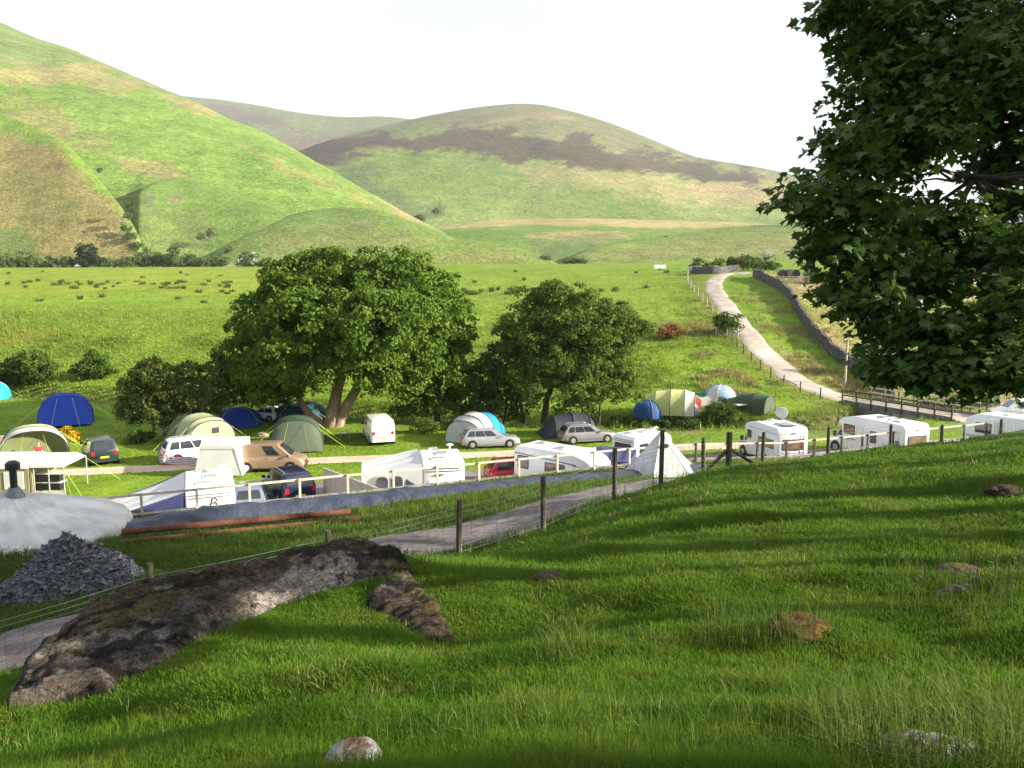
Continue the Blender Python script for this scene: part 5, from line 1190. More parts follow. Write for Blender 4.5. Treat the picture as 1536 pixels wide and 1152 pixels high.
def tree(name, label, base, blobs_px, Y, lm, trunks, clump, per, size, seed, bark=None, group='trees along the stream', dens=1., dz=.8, cat='tree', extra=None, **kw):
    """blobs_px: (px, py, rx, ry[, dY]) read off the photo, turned into lobes of true size at distance Y"""
    s = Y/F; b0 = Vector(base); t = thing(name, label, cat, b0, 0, group); B = []
    for q in blobs_px:
        dY = q[4] if len(q) > 4 else 0
        p = at(q[0], q[1], Y + dY) - b0; B.append((p, (q[2]*s, max(q[2], q[3])*s*dz, q[3]*s)))
    V, Fc = crown_mesh(B, clump, per, size, seed, dens, **kw); np_mesh('crown', V, Fc, lm, t)
    if extra:
        V, Fc = crown_mesh(B, clump, max(2, int(per*extra[1])), size*.8, seed + 1, dens, **kw); np_mesh('blossom', V, Fc, extra[0], t)
    tk = MB(); random.seed(seed)
    for pts, r0, r1 in trunks:
        P = [at(x, y, Y + (d[0] if d else 0)) - b0 for x, y, *d in pts]; P[0].z = min(P[0].z, gz(b0.x + P[0].x, b0.y + P[0].y) - b0.z) - .25
        tk.tube(P, list(np.linspace(r0, r1, len(P))), 9)
        for c, r in B:
            if (c - P[-1]).length < max(r)*2.6: limb(tk, P[-1], c + Vector((0, 0, r[2]*.25)), r1*.75, .03, seg=5)
    if tk.v: tk.build('trunk', bark or M_BARK, t, smooth=60)
    return t
def bush(name, label, px, py, rx, ry, lm, size=.22, per=26, Y=None, seed=1, group=None, n=5, clump=.45, cat='bush', extra=None, stem=True, fn=None, squash=.8):
    p = hit(px, py, fn or hv) if Y is None else at(px, py, Y); s = p.y/F; t = thing(name, label, cat, p, 0, group); g = np.random.default_rng(seed); B = []
    for k in range(n):
        a = 2*PI*k/n + g.random(); q = .0 if k == 0 else g.uniform(.42, .72)
        f = g.uniform(.36, .72) if k else .7
        B.append(((rx*s*q*math.cos(a), rx*s*q*math.sin(a)*squash, ry*s*(1.0 if k == 0 else g.uniform(.55, 1.0))), (rx*s*f, rx*s*f*squash, ry*s*(f if k else .95))))
    V, Fc = crown_mesh(B, clump, per, size, seed, 1., low=-.75, inner=.2); np_mesh('foliage', V, Fc, lm, t)
    if extra: V, Fc = crown_mesh(B, clump, max(2, int(per*extra[1])), size*.8, seed + 1, 1.); np_mesh('blossom', V, Fc, extra[0], t)
    if stem:
        m = MB()
        for k in range(3): limb(m, (0.1*k - .1, .06*k, -.2), B[min(k + 1, n - 1)][0], .07, .03, 5, seg=3)
        m.build('stem', M_BARKD, t)
    return t

b = hit(497, 640)
tree('sycamore_tree', 'huge spreading sycamore with forked reddish trunk, tallest tree in the valley', b, [
 (520,428,88,52,0),(455,436,62,50,-1),(590,432,64,52,-.5),(400,492,58,48,-1),(366,540,38,40,0),(470,500,72,52,-4.5),(560,496,70,54,-4.5),(612,478,52,52,-2),(610,535,46,46,-2),(430,552,56,34,-3.5),(530,556,60,34,-4.5),(585,575,42,28,-2.5),(425,592,38,20,-3),(615,590,30,22,-2),(345,575,24,30,1),(395,580,34,24,0),(520,470,80,60,4),(440,520,70,50,5),(580,520,60,50,5)],
 b.y, L_SYC, [([(497,642),(500,612),(507,580),(520,540)], .62, .34), ([(494,642),(478,634),(462,620),(444,590)], .42, .22), ([(503,640),(522,606),(540,575),(560,540)], .48, .28)], .95, 62, .36, 5, dens=1.3)
tree('elm_tree', 'rounded leafy elm standing close against the right flank of the huge sycamore', hit(655, 636), [(662,478,40,44),(688,515,22,36),(640,530,44,44),(690,560,24,40),(672,440,26,30),(668,560,34,40),(640,600,34,30),(618,610,26,24),(660,610,24,24)], hit(655, 636).y + 1, L_SYC,
 [([(655,640),(656,600),(660,560)], .3, .16)], .8, 50, .33, 6, M_BARKD)
tree('hazel_clump', 'olive green multi-stemmed hazel clump beside the dark people carrier', hit(245, 655), [(250,566,52,30),(215,590,36,34),(290,585,44,38),(195,622,22,24),(318,612,22,26),(262,610,44,26,-1),(230,628,30,18,-1)], hit(245, 655).y, L_HAZ,
 [([(232,658),(228,630),(222,600)], .14, .07), ([(244,658),(246,625),(250,590)], .13, .06), ([(252,658),(262,628),(280,600)], .14, .06)], .62, 46, .27, 7)
tree('hawthorn_tree', 'shady hawthorn dotted with white blossom under the sycamore edge', hit(385, 634), [(400,588,36,26),(365,585,34,28),(425,600,22,20),(345,608,16,16)], hit(385, 634).y + 1, L_DARK, [([(385,636),(388,612)], .12, .08)], .6, 26, .3, 8, M_BARKD, extra=(L_BLOSS, .10))
Yr = hit(800, 640).y + 2
tree('ash_tree', 'broad ash tree with open feathery crown over the stream', hit(812, 640), [(850,462,62,32),(805,490,50,40),(880,492,58,40),(850,530,66,46),(800,560,50,40),(900,540,44,40),(840,590,56,34,-2),(760,500,14,18),(925,470,24,22),(925,508,26,24),(955,488,26,12),(978,498,14,9),(820,450,44,24),(790,520,46,40),(880,560,54,36,-1)], Yr, L_ASH,
 [([(812,642),(820,600),(835,560),(850,520)], .32, .16), ([(790,640),(782,610),(775,580)], .2, .1)], .72, 60, .28, 12, M_BARKD, dens=.92, inner=.45)
tree('alder_tree', 'dense dark alder left of the feathery ash, close to the stream', hit(735, 640), [(735,565,44,32),(706,588,36,34),(770,545,44,34),(765,590,40,36),(690,612,18,22),(742,612,46,24)], Yr + 1, L_BUSH, [([(735,642),(735,612)], .2, .12), ([(752,642),(760,605)], .16, .1), ([(724,640),(716,610)], .14, .08)], .7, 42, .3, 13, M_BARKD)
tree('willow_tree', 'fresh green leafy willow at the foot of the ash, nearest the small blue dome', hit(905, 632), [(890,595,32,30),(918,585,28,28),(860,608,28,24),(940,590,22,20),(875,570,30,24),(950,572,16,12),(928,562,18,14)], Yr - 1.5, L_PALEG, [([(898,634),(900,606)], .12, .07), ([(880,634),(872,606)], .12, .06)], .62, 26, .30, 14, M_BARKD)

bush('gorse_bush', 'bright yellow flowering gorse bush between the blue tent and the people carrier', 105, 662, 17, 11, L_GORSE, .16, 30, seed=3, clump=.3)
bush('gorse_bush', 'rusty orange gorse bush on the meadow bank left of the lane', 1005, 508, 20, 11, L_RUST, .26, 26, seed=4, clump=.45)
bush('hawthorn_bush', 'round green hawthorn standing on the bend of the lane beside the gate', 1091, 500, 19, 18, L_BUSH, .34, 44, seed=5, clump=.8, n=8)
bush('lone_bush', 'lone round bush in front of the tents beyond the stream', 1080, 641, 26, 23, L_DARK, .2, 36, seed=6, clump=.4, extra=(L_PALEG, .3))
bush('silver_bush', 'silvery grey leaved bush under the drystone wall beside the telegraph pole', 1302, 566, 22, 27, L_GREYL, .26, 34, seed=7, clump=.5, extra=(L_DARK, .2))
bush('broad_bush', 'broad dark bush at the foot of the meadow bank, cut by the left edge', 48, 576, 48, 26, L_BUSH, .34, 30, seed=8, clump=.7, n=7, squash=.5)
bush('broad_bush', 'small rounded bush standing alone on the meadow bank, nearest the blue tent', 145, 568, 24, 21, L_BUSH, .32, 30, seed=9, clump=.6)
bush('broad_bush', 'low dark shrub at the left edge before the meadow bank', -6, 578, 26, 16, L_DARK, .34, 26, seed=10, clump=.6)
for k, (x, y, rx, ry, lm, w) in enumerate(((640,650,22,12,L_PALEG,'under the dark tree right of the white van'),(690,644,18,9,L_BUSH,'left of the sky blue and grey tent'),(212,664,20,8,L_BUSH,'at the foot of the hazel clump stems'),
  (930,640,20,8,L_BUSH,'below the mid blue dome tent'),(962,640,22,7,L_PALEG,'left of the orange cone'),(1000,641,22,8,L_BUSH,'below the large pale lime tent'),(1032,644,18,8,L_DARK,'right of the orange cone'),(850,640,26,9,L_PALEG,'under the feathery ash'),
  (1200,644,16,6,L_BUSH,'behind the motorhome with the dish'),(1400,612,18,7,L_PALEG,'by the bridge rail'),(1435,612,22,9,L_PALEG,'past the far end of the bridge'),(1476,608,24,10,L_BUSH,'behind the roadside fence'))):
    bush('bank_shrub', 'low leafy shrub on the stream bank ' + w, x, y, rx, ry, lm, .22, 24, seed=20 + k, group='shrubs along the stream bank', clump=.4, stem=False, squash=.6)
# hedge line at the foot of the fells and the farm hedges
far = [(8,404,14,11),(40,404,18,12),(72,404,14,9),(100,403,12,8),(135,404,22,19),(158,404,12,9),(190,404,15,8),(214,403,14,10),(240,404,18,13),(262,403,14,16),(284,404,16,10),(305,404,14,8),(330,403,15,9),(372,403,16,12),(398,403,12,7),(425,403,10,5)]
for k, (x, y, rx, ry) in enumerate(far):
    lab = {4: 'dark fir-like tree standing tallest in the far hedge line', 13: 'white blossoming hawthorn in the far hedge line', 9: 'slender pale green tree in the far hedge line left of the knoll'}.get(k)
    bush('hedge_tree', lab or 'small green hedge tree along the foot of the fells', x, y, rx, ry, L_FIR if k == 4 else L_WOOD, 1.0, 30, Y=352 + (k*37 % 11), seed=50 + k, extra=(L_BLOSS, .45) if k == 13 else None, group='hedge trees at the foot of the fells', clump=1.9, stem=False)
for k, (x, y, rx, ry, lm, lab) in enumerate(((1046,406,12,7,L_WOOD,'low bush above the rubble wall, left of the dense hedge'),(1076,405,13,8,L_PALEG,'fresh green bush between the rubble wall and the dense hedge'),(1104,405,12,10,L_BUSH,'left end bush of the dense hedge above the lane'),
  (1126,405,16,9,L_BUSH,'dense hedge section in the middle above the farm lane'),(1152,405,16,9,L_BUSH,'right end section of the dense hedge above the farm lane'),(1222,424,16,9,L_WOOD,'bush right of the sheep hurdles'),(1118,392,7,5,L_WOOD,'tiny bush on the swell above the dense hedge'),(1150,386,5,6,L_BLOSS,'tiny white blossoming thorn on the swell above the hedge'),
  (706,392,14,4,L_WOOD,'flat dark bush on the small knoll above the meadow'),(866,396,18,4,L_WOOD,'long flat bush at the far meadow edge'),(1465,470,14,8,L_PALEG,'green bush glimpsed below the ploughed field'),(1420,455,16,9,L_BUSH,'bush glimpsed through the near tree'))):
    bush('field_bush', lab, x, y, rx, ry, lm, .7, 24, seed=80 + k, clump=1.2, stem=False, Y=None if y > 402 else (420 if y < 396 else 395))
for k, (x, y, r) in enumerate(((628,328,9),(612,326,5))):
    bush('field_bush', ('dark round tree in the mouth of the far valley', 'little dark tree beside the round one in the far valley')[k], x, y + 8, r, r*.8, L_WOOD, 1.6, 20, seed=99 + k, clump=2.6, Y=760, stem=False)

for k, (x, y, r, Yq) in enumerate(((196,312,5,436),(192,330,6,432),(190,348,6,430),(198,362,7,428),(206,378,8,427),(222,392,9,424),(262,296,4,520),(318,356,6,438),(304,360,5,437),(345,384,6,428),(150,258,3,520),(655,322,5,750),(600,338,4,520),(820,392,5,415),(1000,362,4,520))):
    bush('gorse_scrub', 'dark scrub bush growing on the slopes and gullies of the fells', x, y, r*1.3, r, L_WOOD if k % 3 else L_DARK, 1.1, 14, Y=Yq, seed=130 + k, group='scrub in the fell gullies', clump=1.7, n=3, stem=False)
# ------------------------------------------------------------------ rough grass on the valley land
def blades(P, Nb, h, w, g, lean=.5, name='grass', m=None, label=None, cat='grass', spread=.1, curve=.5):
    n = len(P); P = np.repeat(P, Nb, 0); k = len(P); h = np.repeat(h, Nb)*g.uniform(.55, 1.15, k)
    a = g.uniform(0, 2*PI, k); l = np.abs(g.normal(0, lean, k)); d = np.stack([np.cos(a), np.sin(a), 0*a], 1)
    r = g.uniform(0, 1, k)**.6*np.repeat(np.broadcast_to(spread, (n,)), Nb); B = P + d*r[:, None]
    b2 = g.uniform(0, 2*PI, k); t = np.stack([np.cos(b2), np.sin(b2), 0*b2], 1)*(w*.5*g.uniform(.7, 1.3, k))[:, None]
    mid = B + d*(l*h*.35)[:, None] + np.array([0, 0, 1])*(h*.55)[:, None]; tip = B + d*(l*h*(.8 + curve))[:, None] + np.array([0, 0, 1])*(h*np.clip(1 - l*.25*curve, .3, 1))[:, None]
    V = np.stack([B - t, B + t, mid + t*.75, mid - t*.75, tip], 1).reshape(-1, 3)
    i = np.arange(k)[:, None]*5; Fc = np.concatenate([i + np.array([[0, 1, 2]]), i + np.array([[0, 2, 3]]), i + np.array([[3, 2, 4]])])
    o = np_mesh(name, V, Fc, m); return setp(o, label, cat, kind='stuff')
G_MEAD = leaf_m('meadow_blades', (.160, .245, .030), (.195, .268, .034), .3); G_ROUGH = leaf_m('rough_blades', (.115, .175, .022), (.16, .21, .035), .3); G_DRY = leaf_m('dry_blades', (.30, .25, .11), (.22, .21, .08), .3); G_RUSH = leaf_m('rush_blades', (.055, .085, .025), (.08, .10, .03), .2)
g = np.random.default_rng(5)
def sample_px(n, x0, x1, y0, y1, g):
    Q = np.stack([g.uniform(x0, x1, n), g.uniform(y0, y1, n)], 1); a, b = ray(Q[:, 0], Q[:, 1]); Y = np.geomspace(46, 400, 420); Zr = CAMZ + b[:, None]*Y; dz = Zr - hv(a[:, None]*Y, np.broadcast_to(Y, Zr.shape))
    k = np.argmax(dz < 0, 1); ok = (dz[np.arange(n), k] < 0) & (k > 0); y = Y[k]; X = a*y; return np.stack([X, y, hv(X, y)], 1)[ok], Q[ok]
def near_lane(P, w): return seg_dist(P[:, 0], P[:, 1], np.vstack([LP, [p[:2] for p in lane_end]])) < w
P, Q = sample_px(26000, -20, 1560, 404, 600, g); P = P[~near_lane(P, 2.2)]
blades(P, 3, .20 + .10*g.random(len(P)), .10, g, .7, m=G_MEAD, label='rough meadow grass over the valley slopes', spread=.35)
P, Q = sample_px(9000, -20, 1100, 470, 590, g); k = fbm(P[:, 0]*.12, P[:, 1]*.2, 3, 8) > .05; P = P[k & ~near_lane(P, 2.2)]
blades(P, 5, .30 + .18*g.random(len(P)), .09, g, .6, m=G_ROUGH, label='tussocky rough grass on the meadow bank', spread=.35)
P, Q = sample_px(5200, 1040, 1345, 440, 606, g); d = seg_dist(P[:, 0], P[:, 1], LP); k = (d > 1.9) & (d < 12) & (fbm(P[:, 0]*.25, P[:, 1]*.25, 3, 5) > .08); P = P[k]
blades(P, 8, .42 + .25*g.random(len(P)), .07, g, .55, m=G_DRY, label='bleached tussock grass on the lane verges', spread=.4)
rs = []
for x0, x1, y0, y1, n in ((10,350,423,434,44),(640,790,435,443,20),(0,500,408,460,30),(700,1000,404,440,10)):
    P, Q = sample_px(n, x0, x1, y0, y1, g); rs.append(P)
P = np.concatenate(rs)
blades(P, 60, .55 + .4*g.random(len(P)), .08, g, .45, m=G_RUSH, label='dark rush tufts dotted over the plateau meadow', spread=.35 + .45*g.random(len(P)))
# lawn fringe along the dirt track and stream
P, Q = sample_px(16000, -10, 1500, 600, 720, g); rd = seg_dist(P[:, 0], P[:, 1], RIV); P = P[(P[:, 1] > 47) & (rd > 1.5)]; rd = seg_dist(P[:, 0], P[:, 1], RIV)
blades(P, 3, np.where(rd < 5, .35, .07)*(1 + .5*g.random(len(P))), .05, g, .6, m=G_MEAD, label='short lawn grass of the campsite', spread=.25)
# ------------------------------------------------------------------ foreground rock, heap, tarpaulin, pipes
ROCK = [(2,1066),(40,990),(62,962),(150,898),(232,879),(335,846),(440,826),(546,804),(604,838),(655,900),(700,966),(672,976),(640,963),(596,938),(554,914),(548,890),(572,868),(545,868),(480,886),(430,905),(350,940),(300,958),(235,1000),(150,1046),(80,1062)]
gx = np.arange(-5.6, .4, .028); gy = np.arange(5.9, 12.9, .032)
X, Y = np.meshgrid(gx, gy); Z0 = hn(X, Y); px, py = project(X, Y, Z0)
mk = poly_mask(px, py, ROCK, 16, 13, 3); tailm = sstep(545, 600, px)*sstep(835, 880, py); mk = mk*(1 - .35*tailm); mk = np.where(Y > 12.4, mk*np.clip((12.9 - Y)/.5, 0, 1), mk)
strat = X*.45 - Y*.9
rg = 1 - np.abs(fbm(strat*2.2 + .5*fbm(X*2, Y*2, 3, 2), X*.5, 4, 71))*1.9
Z = Z0 - .16 + mk*(.27 + .06*rg + .09*fbm(X*1.3, Y*1.3, 4, 72) + .04*fbm(X*5, Y*5, 4, 73) + .022*(1 - np.abs(fbm(X*9 + Y*4, Y*12, 3, 76))*2)) + mk*.03*np.floor(fbm(strat*3, X*.8, 3, 75)*4)/2
cr = paint(px, py, (.115, .100, .088), [
  ([(280,960),(330,928),(400,893),(450,868),(500,848),(560,836),(604,848),(560,872),(500,884),(440,908),(360,948),(300,966)], (.36,.335,.31), 7, 26, .9),
  ([(60,990),(150,940),(260,930),(330,900),(310,960),(200,1010),(90,1050)], (.10,.095,.09), 12, 40, .7),
  ([(330,860),(440,836),(520,822),(500,850),(400,880),(300,905),(220,930)], (.085,.058,.030), 10, 50, .8),
  ([(150,900),(230,880),(330,860),(300,900),(200,960),(100,960)], (.105,.092,.034), 10, 40, .75),
  ([(520,800),(600,830),(700,960),(690,975),(560,850)], (.110,.105,.034), 10, 30, .8),
  ([(560,890),(640,900),(700,960),(670,975),(600,935)], (.085,.060,.036), 8, 34, .7)])
li = sstep(.26, .36, fbm(X*3.1, Y*3.1, 5, 81))[..., None]*.42; cr = cr*(1 - li) + np.array((.36, .35, .33))*li
ck = sstep(.5, .62, 1 - np.abs(fbm(strat*3.2, X*1.1 + Y*.4, 4, 84))*3.2)[..., None]; cr = cr*(1 - ck*.75)
ms = sstep(.10, .30, fbm(X*1.9, Y*1.9, 5, 91))[..., None]*.55; cr = cr*(1 - ms) + np.array((.075, .062, .022))*ms
M_ROCK = land_mat('outcrop_rock', (2.5, 14, 60), (.7, .9, .8), bump=1., bdist=.08, bscale=20, dark=(.42,.4,.38), light=(1.4,1.38,1.35), zs=(1, 2, 1), specks=((7, .55, .60, (.028,.024,.02), .85), (22, .57, .62, (.03,.027,.022), .8), (38, .62, .67, (.27,.26,.24), .6)))
rk = np_mesh('rock_outcrop', np.stack([X, Y, Z], -1).reshape(-1, 3), grid_faces(*X.shape), M_ROCK, smooth=True, col=cr.reshape(-1, 3))
setp(rk, 'long tilted rock outcrop with moss, lichen and a pale bare slab', 'rock')
def rock_at(P): x, y = project(P[:, 0], P[:, 1], P[:, 2]); mm = poly_mask(x, y, ROCK, 14, 10, 3) - .35*sstep(545, 600, x)*(fbm(P[:, 0]*4, P[:, 1]*4, 3, 95) > .05); return (mm > .5 + .9*fbm(P[:, 0]*3, P[:, 1]*3, 3, 94)) & (P[:, 1] < 12.9)

STONE_XY = []
TARP_L = np.array([at(*q)[:2] for q in [(60,822,27.0),(150,808,28.2),(300,787,30),(450,769,31.5),(600,752,33),(750,737,34.6),(900,722,36.3),(1070,713,38.2)]])
def stone(label, px, py, rx, ry, Y=None, cols=((.20,.19,.18),(.11,.10,.09),(.17,.12,.035)), seed=0, rz=0., dep=.8, name='boulder', tag_=True, ex=1.0, fn=None):
    p = hit(px, py, fn or hn, *((None, None) if Y is None else Y)); s = p.y/F; me = bpy.data.meshes.new(name)
    import bmesh
    bm = bmesh.new(); bmesh.ops.create_icosphere(bm, subdivisions=5, radius=1)
    co_ = np.array([v.co[:] for v in bm.verts]); nz = 1 + .28*fbm(co_[:, 0]*1.3 + seed*3, co_[:, 1]*1.3 + co_[:, 2]*1.1, 4, seed) + .10*fbm(co_[:, 0]*4 + co_[:, 2]*3, co_[:, 1]*4 - co_[:, 2]*2, 3, seed+2)
    nz = nz + .05*(1 - np.abs(fbm(co_[:, 0]*5 + co_[:, 2]*9, co_[:, 1]*5 + seed, 4, seed+7))*2)
    nz = np.minimum(nz, 1.02 + .06*fbm(co_[:, 1]*2, co_[:, 2]*2, 2, seed+5))
    for v, c, k in zip(bm.verts, co_, nz): v.co = (c[0]*k*rx*s, c[1]*k*rx*s*dep, c[2]*k*ry*s*1.25*ex)
    bm.to_mesh(me); bm.free(); me.materials.append(mat('stone_%s_%d' % (name, seed), cols[0], cols[1], rough=.95, scale=9, bump=1., bscale=34, spec=.1, c3=cols[2], s3=.9, lo=.44, hi=.56, detail=8))
    me.polygons.foreach_set('use_smooth', [True]*len(me.polygons)); o = link(name, me); o.location = (p.x, p.y, p.z + ry*s*.02); o.rotation_euler = (0, 0, rz)
    if (fn or hn) is hn: STONE_XY.append((p.x, p.y - ry*s*.6, rx*s*.58))
    return setp(o, label, 'rock')
MOSS = ((.14,.085,.03),(.085,.055,.025),(.20,.125,.03)); GREYS = ((.26,.245,.23),(.13,.12,.11),(.14,.105,.035))
stone('moss covered orange brown boulder sunk in the lit pasture', 1196, 946, 58, 18, cols=MOSS, seed=1, rz=.3)
stone('brown boulder with mossy cap beside the tall thistles', 1440, 862, 40, 13, cols=((.17,.13,.10),(.10,.075,.055),(.20,.12,.03)), seed=2)
stone('pale boulder with moss at the bottom edge of the pasture', 530, 1150, 50, 34, cols=((.42,.39,.37),(.15,.11,.08),(.13,.085,.03)), seed=3, rz=.4)
stone('long flat grey boulder in tall grass at the bottom right', 1385, 1142, 105, 36, cols=GREYS, seed=4, rz=.1, dep=.55)
stone('small clod of dark earth lying alone in the grass', 545, 1053, 17, 7, cols=((.06,.05,.042),(.04,.034,.03),(.07,.05,.03)), seed=5)
stone('low brownish stone just below the wire fence posts', 826, 868, 30, 8, cols=((.14,.11,.075),(.09,.07,.05),(.16,.12,.04)), seed=6)
stone('dark peaty hump near the right edge of the crest', 1514, 738, 36, 8, cols=((.09,.06,.035),(.05,.04,.025),(.10,.08,.03)), seed=7)
stone('small mossy stone at the slate heap by the yurt', 156, 806, 14, 11, cols=((.17,.16,.11),(.10,.09,.06),(.16,.15,.04)), seed=8)
stone('pale boulder lying beside the stream', 786, 640, 7, 4, cols=GREYS, seed=9, fn=hv)
stone('tan boulder in front of the blue dome in the sycamore shade', 393, 654, 10, 5, cols=((.42,.32,.22),(.3,.22,.15),(.35,.3,.2)), seed=10, fn=hv)
stone('rounded tan boulder by the left edge beside the open lime tent', 2, 664, 11, 9, cols=((.45,.33,.22),(.33,.25,.17),(.4,.32,.24)), seed=11, fn=hv)
lg = MB(); p0, p1 = hit(1405, 896, hn), hit(1468, 884, hn); lg.tube([p0 + Vector((0,0,.02)), p0.lerp(p1, .4) + Vector((0,0,.07)), p0.lerp(p1, .7) + Vector((0,0,.05)), p1 + Vector((0,0,.12))], [.05, .045, .035, .015], 8)
lg.tube([p0.lerp(p1, .5) + Vector((0,0,.05)), p0.lerp(p1, .62) + Vector((.1,0,.14))], [.025, .01], 6)
setp(lg.build('dead_branch', mat('dead_wood', (.15,.12,.10), (.08,.065,.055), rough=.9, scale=12, bump=.5), smooth=50), 'dead grey branch lying in the grass below the mossy capped boulder', 'branch')

# slate heap
M_SLATE = mat('slate', (.105, .108, .125), (.062, .064, .076), rough=.75, scale=6, bump=.3, spec=.3, c3=(.22, .22, .235), s3=1.2); g = np.random.default_rng(8)
p = at(104, 866, 22.0); p.z = gz(p.x, p.y, hn)
sh = thing('slate_heap', 'heap of broken grey slate beside the track', 'rubble heap', p, 0, None); RR, HH = 1.95, 1.62
def heapz(x, y): r = np.hypot(x/1.05, y/.85)/RR; return HH*np.clip(1 - r, 0, 1)**.95*(1 + .12*fbm(x*1.5, y*1.5, 3, 4)) - .12*sstep(.9, 1.1, r)
xx, yy_ = np.meshgrid(np.linspace(-2.4, 2.4, 70), np.linspace(-2.1, 2.1, 60)); zz_ = heapz(xx, yy_) + hn(xx + p.x, yy_ + p.y) - p.z
zz_ = np.where(np.hypot(xx/1.05, yy_/.85) > RR*1.08, zz_ - .3, zz_)
np_mesh('mound', np.stack([xx, yy_, zz_ - .03], -1).reshape(-1, 3), grid_faces(*xx.shape), M_SLATE, sh)
n = 5200; a = g.uniform(0, 2*PI, n); r = RR*np.sqrt(g.random(n))*1.06; cx_, cy_ = np.cos(a)*r*1.05, np.sin(a)*r*.85; cz_ = heapz(cx_, cy_) + hn(cx_ + p.x, cy_ + p.y) - p.z
V = []; Fc = []
base = np.array([(-1,-1,-1),(1,-.8,-1),(.8,1,-1),(-.7,.8,-1),(-1,-1,1),(1,-.8,1),(.8,1,1),(-.7,.8,1)], float)
bf = np.array([(0,3,2,1),(4,5,6,7),(0,1,5,4),(1,2,6,5),(2,3,7,6),(3,0,4,7)])
from mathutils import Euler
for k in range(n):
    s = g.uniform(.022, .075)*(2.3 if g.random() < .08 else 1); e = Euler((g.normal(0, .5) + .35*math.sin(a[k]), g.normal(0, .5) - .35*math.cos(a[k]), g.uniform(0, 6.3))).to_matrix()
    V.append((base*np.array([s*g.uniform(.7, 1.5), s*.8, s*g.uniform(.12, .3)])) @ np.array(e).T + np.array([cx_[k], cy_[k], cz_[k] + g.uniform(0, .05)])); Fc.append(bf + 8*k)
o = np_mesh('slate_pieces', np.concatenate(V), np.concatenate(Fc), M_SLATE, sh); o['kind'] = 'stuff'

# tarpaulin covered bank along the wall
M_TARP = mat('tarpaulin', (.042, .052, .082), (.028, .035, .058), rough=.5, spec=.35, scale=2.5, bump=.8, bscale=5)
tl = [at(*q) for q in [(60,822,27.0),(150,808,28.2),(300,787,30),(450,769,31.5),(600,752,33),(750,737,34.6),(900,722,36.3),(1070,713,38.2)]]
Q = smooth_path(tl, .16); d = np.gradient(Q, axis=0); d /= np.hypot(d[:, 0], d[:, 1])[:, None]; nn = np.stack([-d[:, 1], d[:, 0]], 1); s = np.linspace(-1, 1, 21); k = np.arange(len(Q))[:, None]*.16
off = s[None]*(.95 + .12*fbm(k*.5, k*0, 3, 3)); X = Q[:, 0:1] + nn[:, 0:1]*off; Y = Q[:, 1:2] + nn[:, 1:2]*off
hgt = (.58 + .14*fbm(k*.4, k*0+4, 3, 6))*np.clip(1 - np.abs(s[None])**2.4, 0, 1); fold = .09*(1 - np.abs(fbm(k*1.1 + s[None]*.5, s[None]*.8, 3, 9))*2) + .045*fbm(k*2.6, s[None]*1.5, 3, 10)
Z = np.minimum(hn(X, Y), 2.9) + hgt + fold - .05
ends = sstep(0, 6, np.arange(len(Q)))*sstep(0, 6, len(Q) - 1 - np.arange(len(Q))); Z = Z - (1 - ends[:, None])*.7
tp_ = np_mesh('tarpaulin', np.stack([X, Y, Z], -1).reshape(-1, 3), grid_faces(*X.shape)[:, ::-1], M_TARP, smooth=True); setp(tp_, 'long blue grey plastic tarpaulin draped over the bank below the wall', 'tarpaulin')
# rusty pipes
M_RUST = mat('rusty_steel', (.135, .055, .034), (.085, .038, .027), rough=.85, scale=5, bump=.3, spec=.2, c3=(.18, .08, .045), s3=.3)
def pipe(label, a, b, r):
    a, b = Vector(a), Vector(b); dd = (b - a).normalized(); rings = []; m = MB()
    t = thing('steel_pipe', label, 'pipe', a, 0, 'rusty pipes on the grass bank'); q = b - a
    e = dd.cross(Vector((0, 0, 1))).normalized(); f = e.cross(dd)
    for pos, rad in ((q*0 + dd*.5, r*.86), (q*0, r*.86), (q*0, r), (q*.5, r), (q, r), (q, r*.86), (q - dd*.5, r*.86)): rings.append([pos + (e*math.cos(2*PI*j/18) + f*math.sin(2*PI*j/18))*rad for j in range(18)])
    m.loft(rings, True, False); m.build('tube', M_RUST, t, smooth=40)
    m = MB(); m.tube([dd*.45 - dd*.02, dd*.45 + dd*.02], r*.85, 12); m.build('dark_bore', M_TRIM, t); return t
a, b = at(183, 803, 26.5), at(526, 766, 29.3); a.z = gz(a.x, a.y, hn) + .42; b.z = gz(b.x, b.y, hn) + .32; pipe('thicker rusty steel pipe lying on top', a, b, .115)
a, b = at(182, 814, 26.0), at(545, 772, 28.9); a.z = gz(a.x, a.y, hn) + .15; b.z = gz(b.x, b.y, hn) + .12; pipe('thinner rusty steel pipe lying underneath in the grass', a, b, .085)

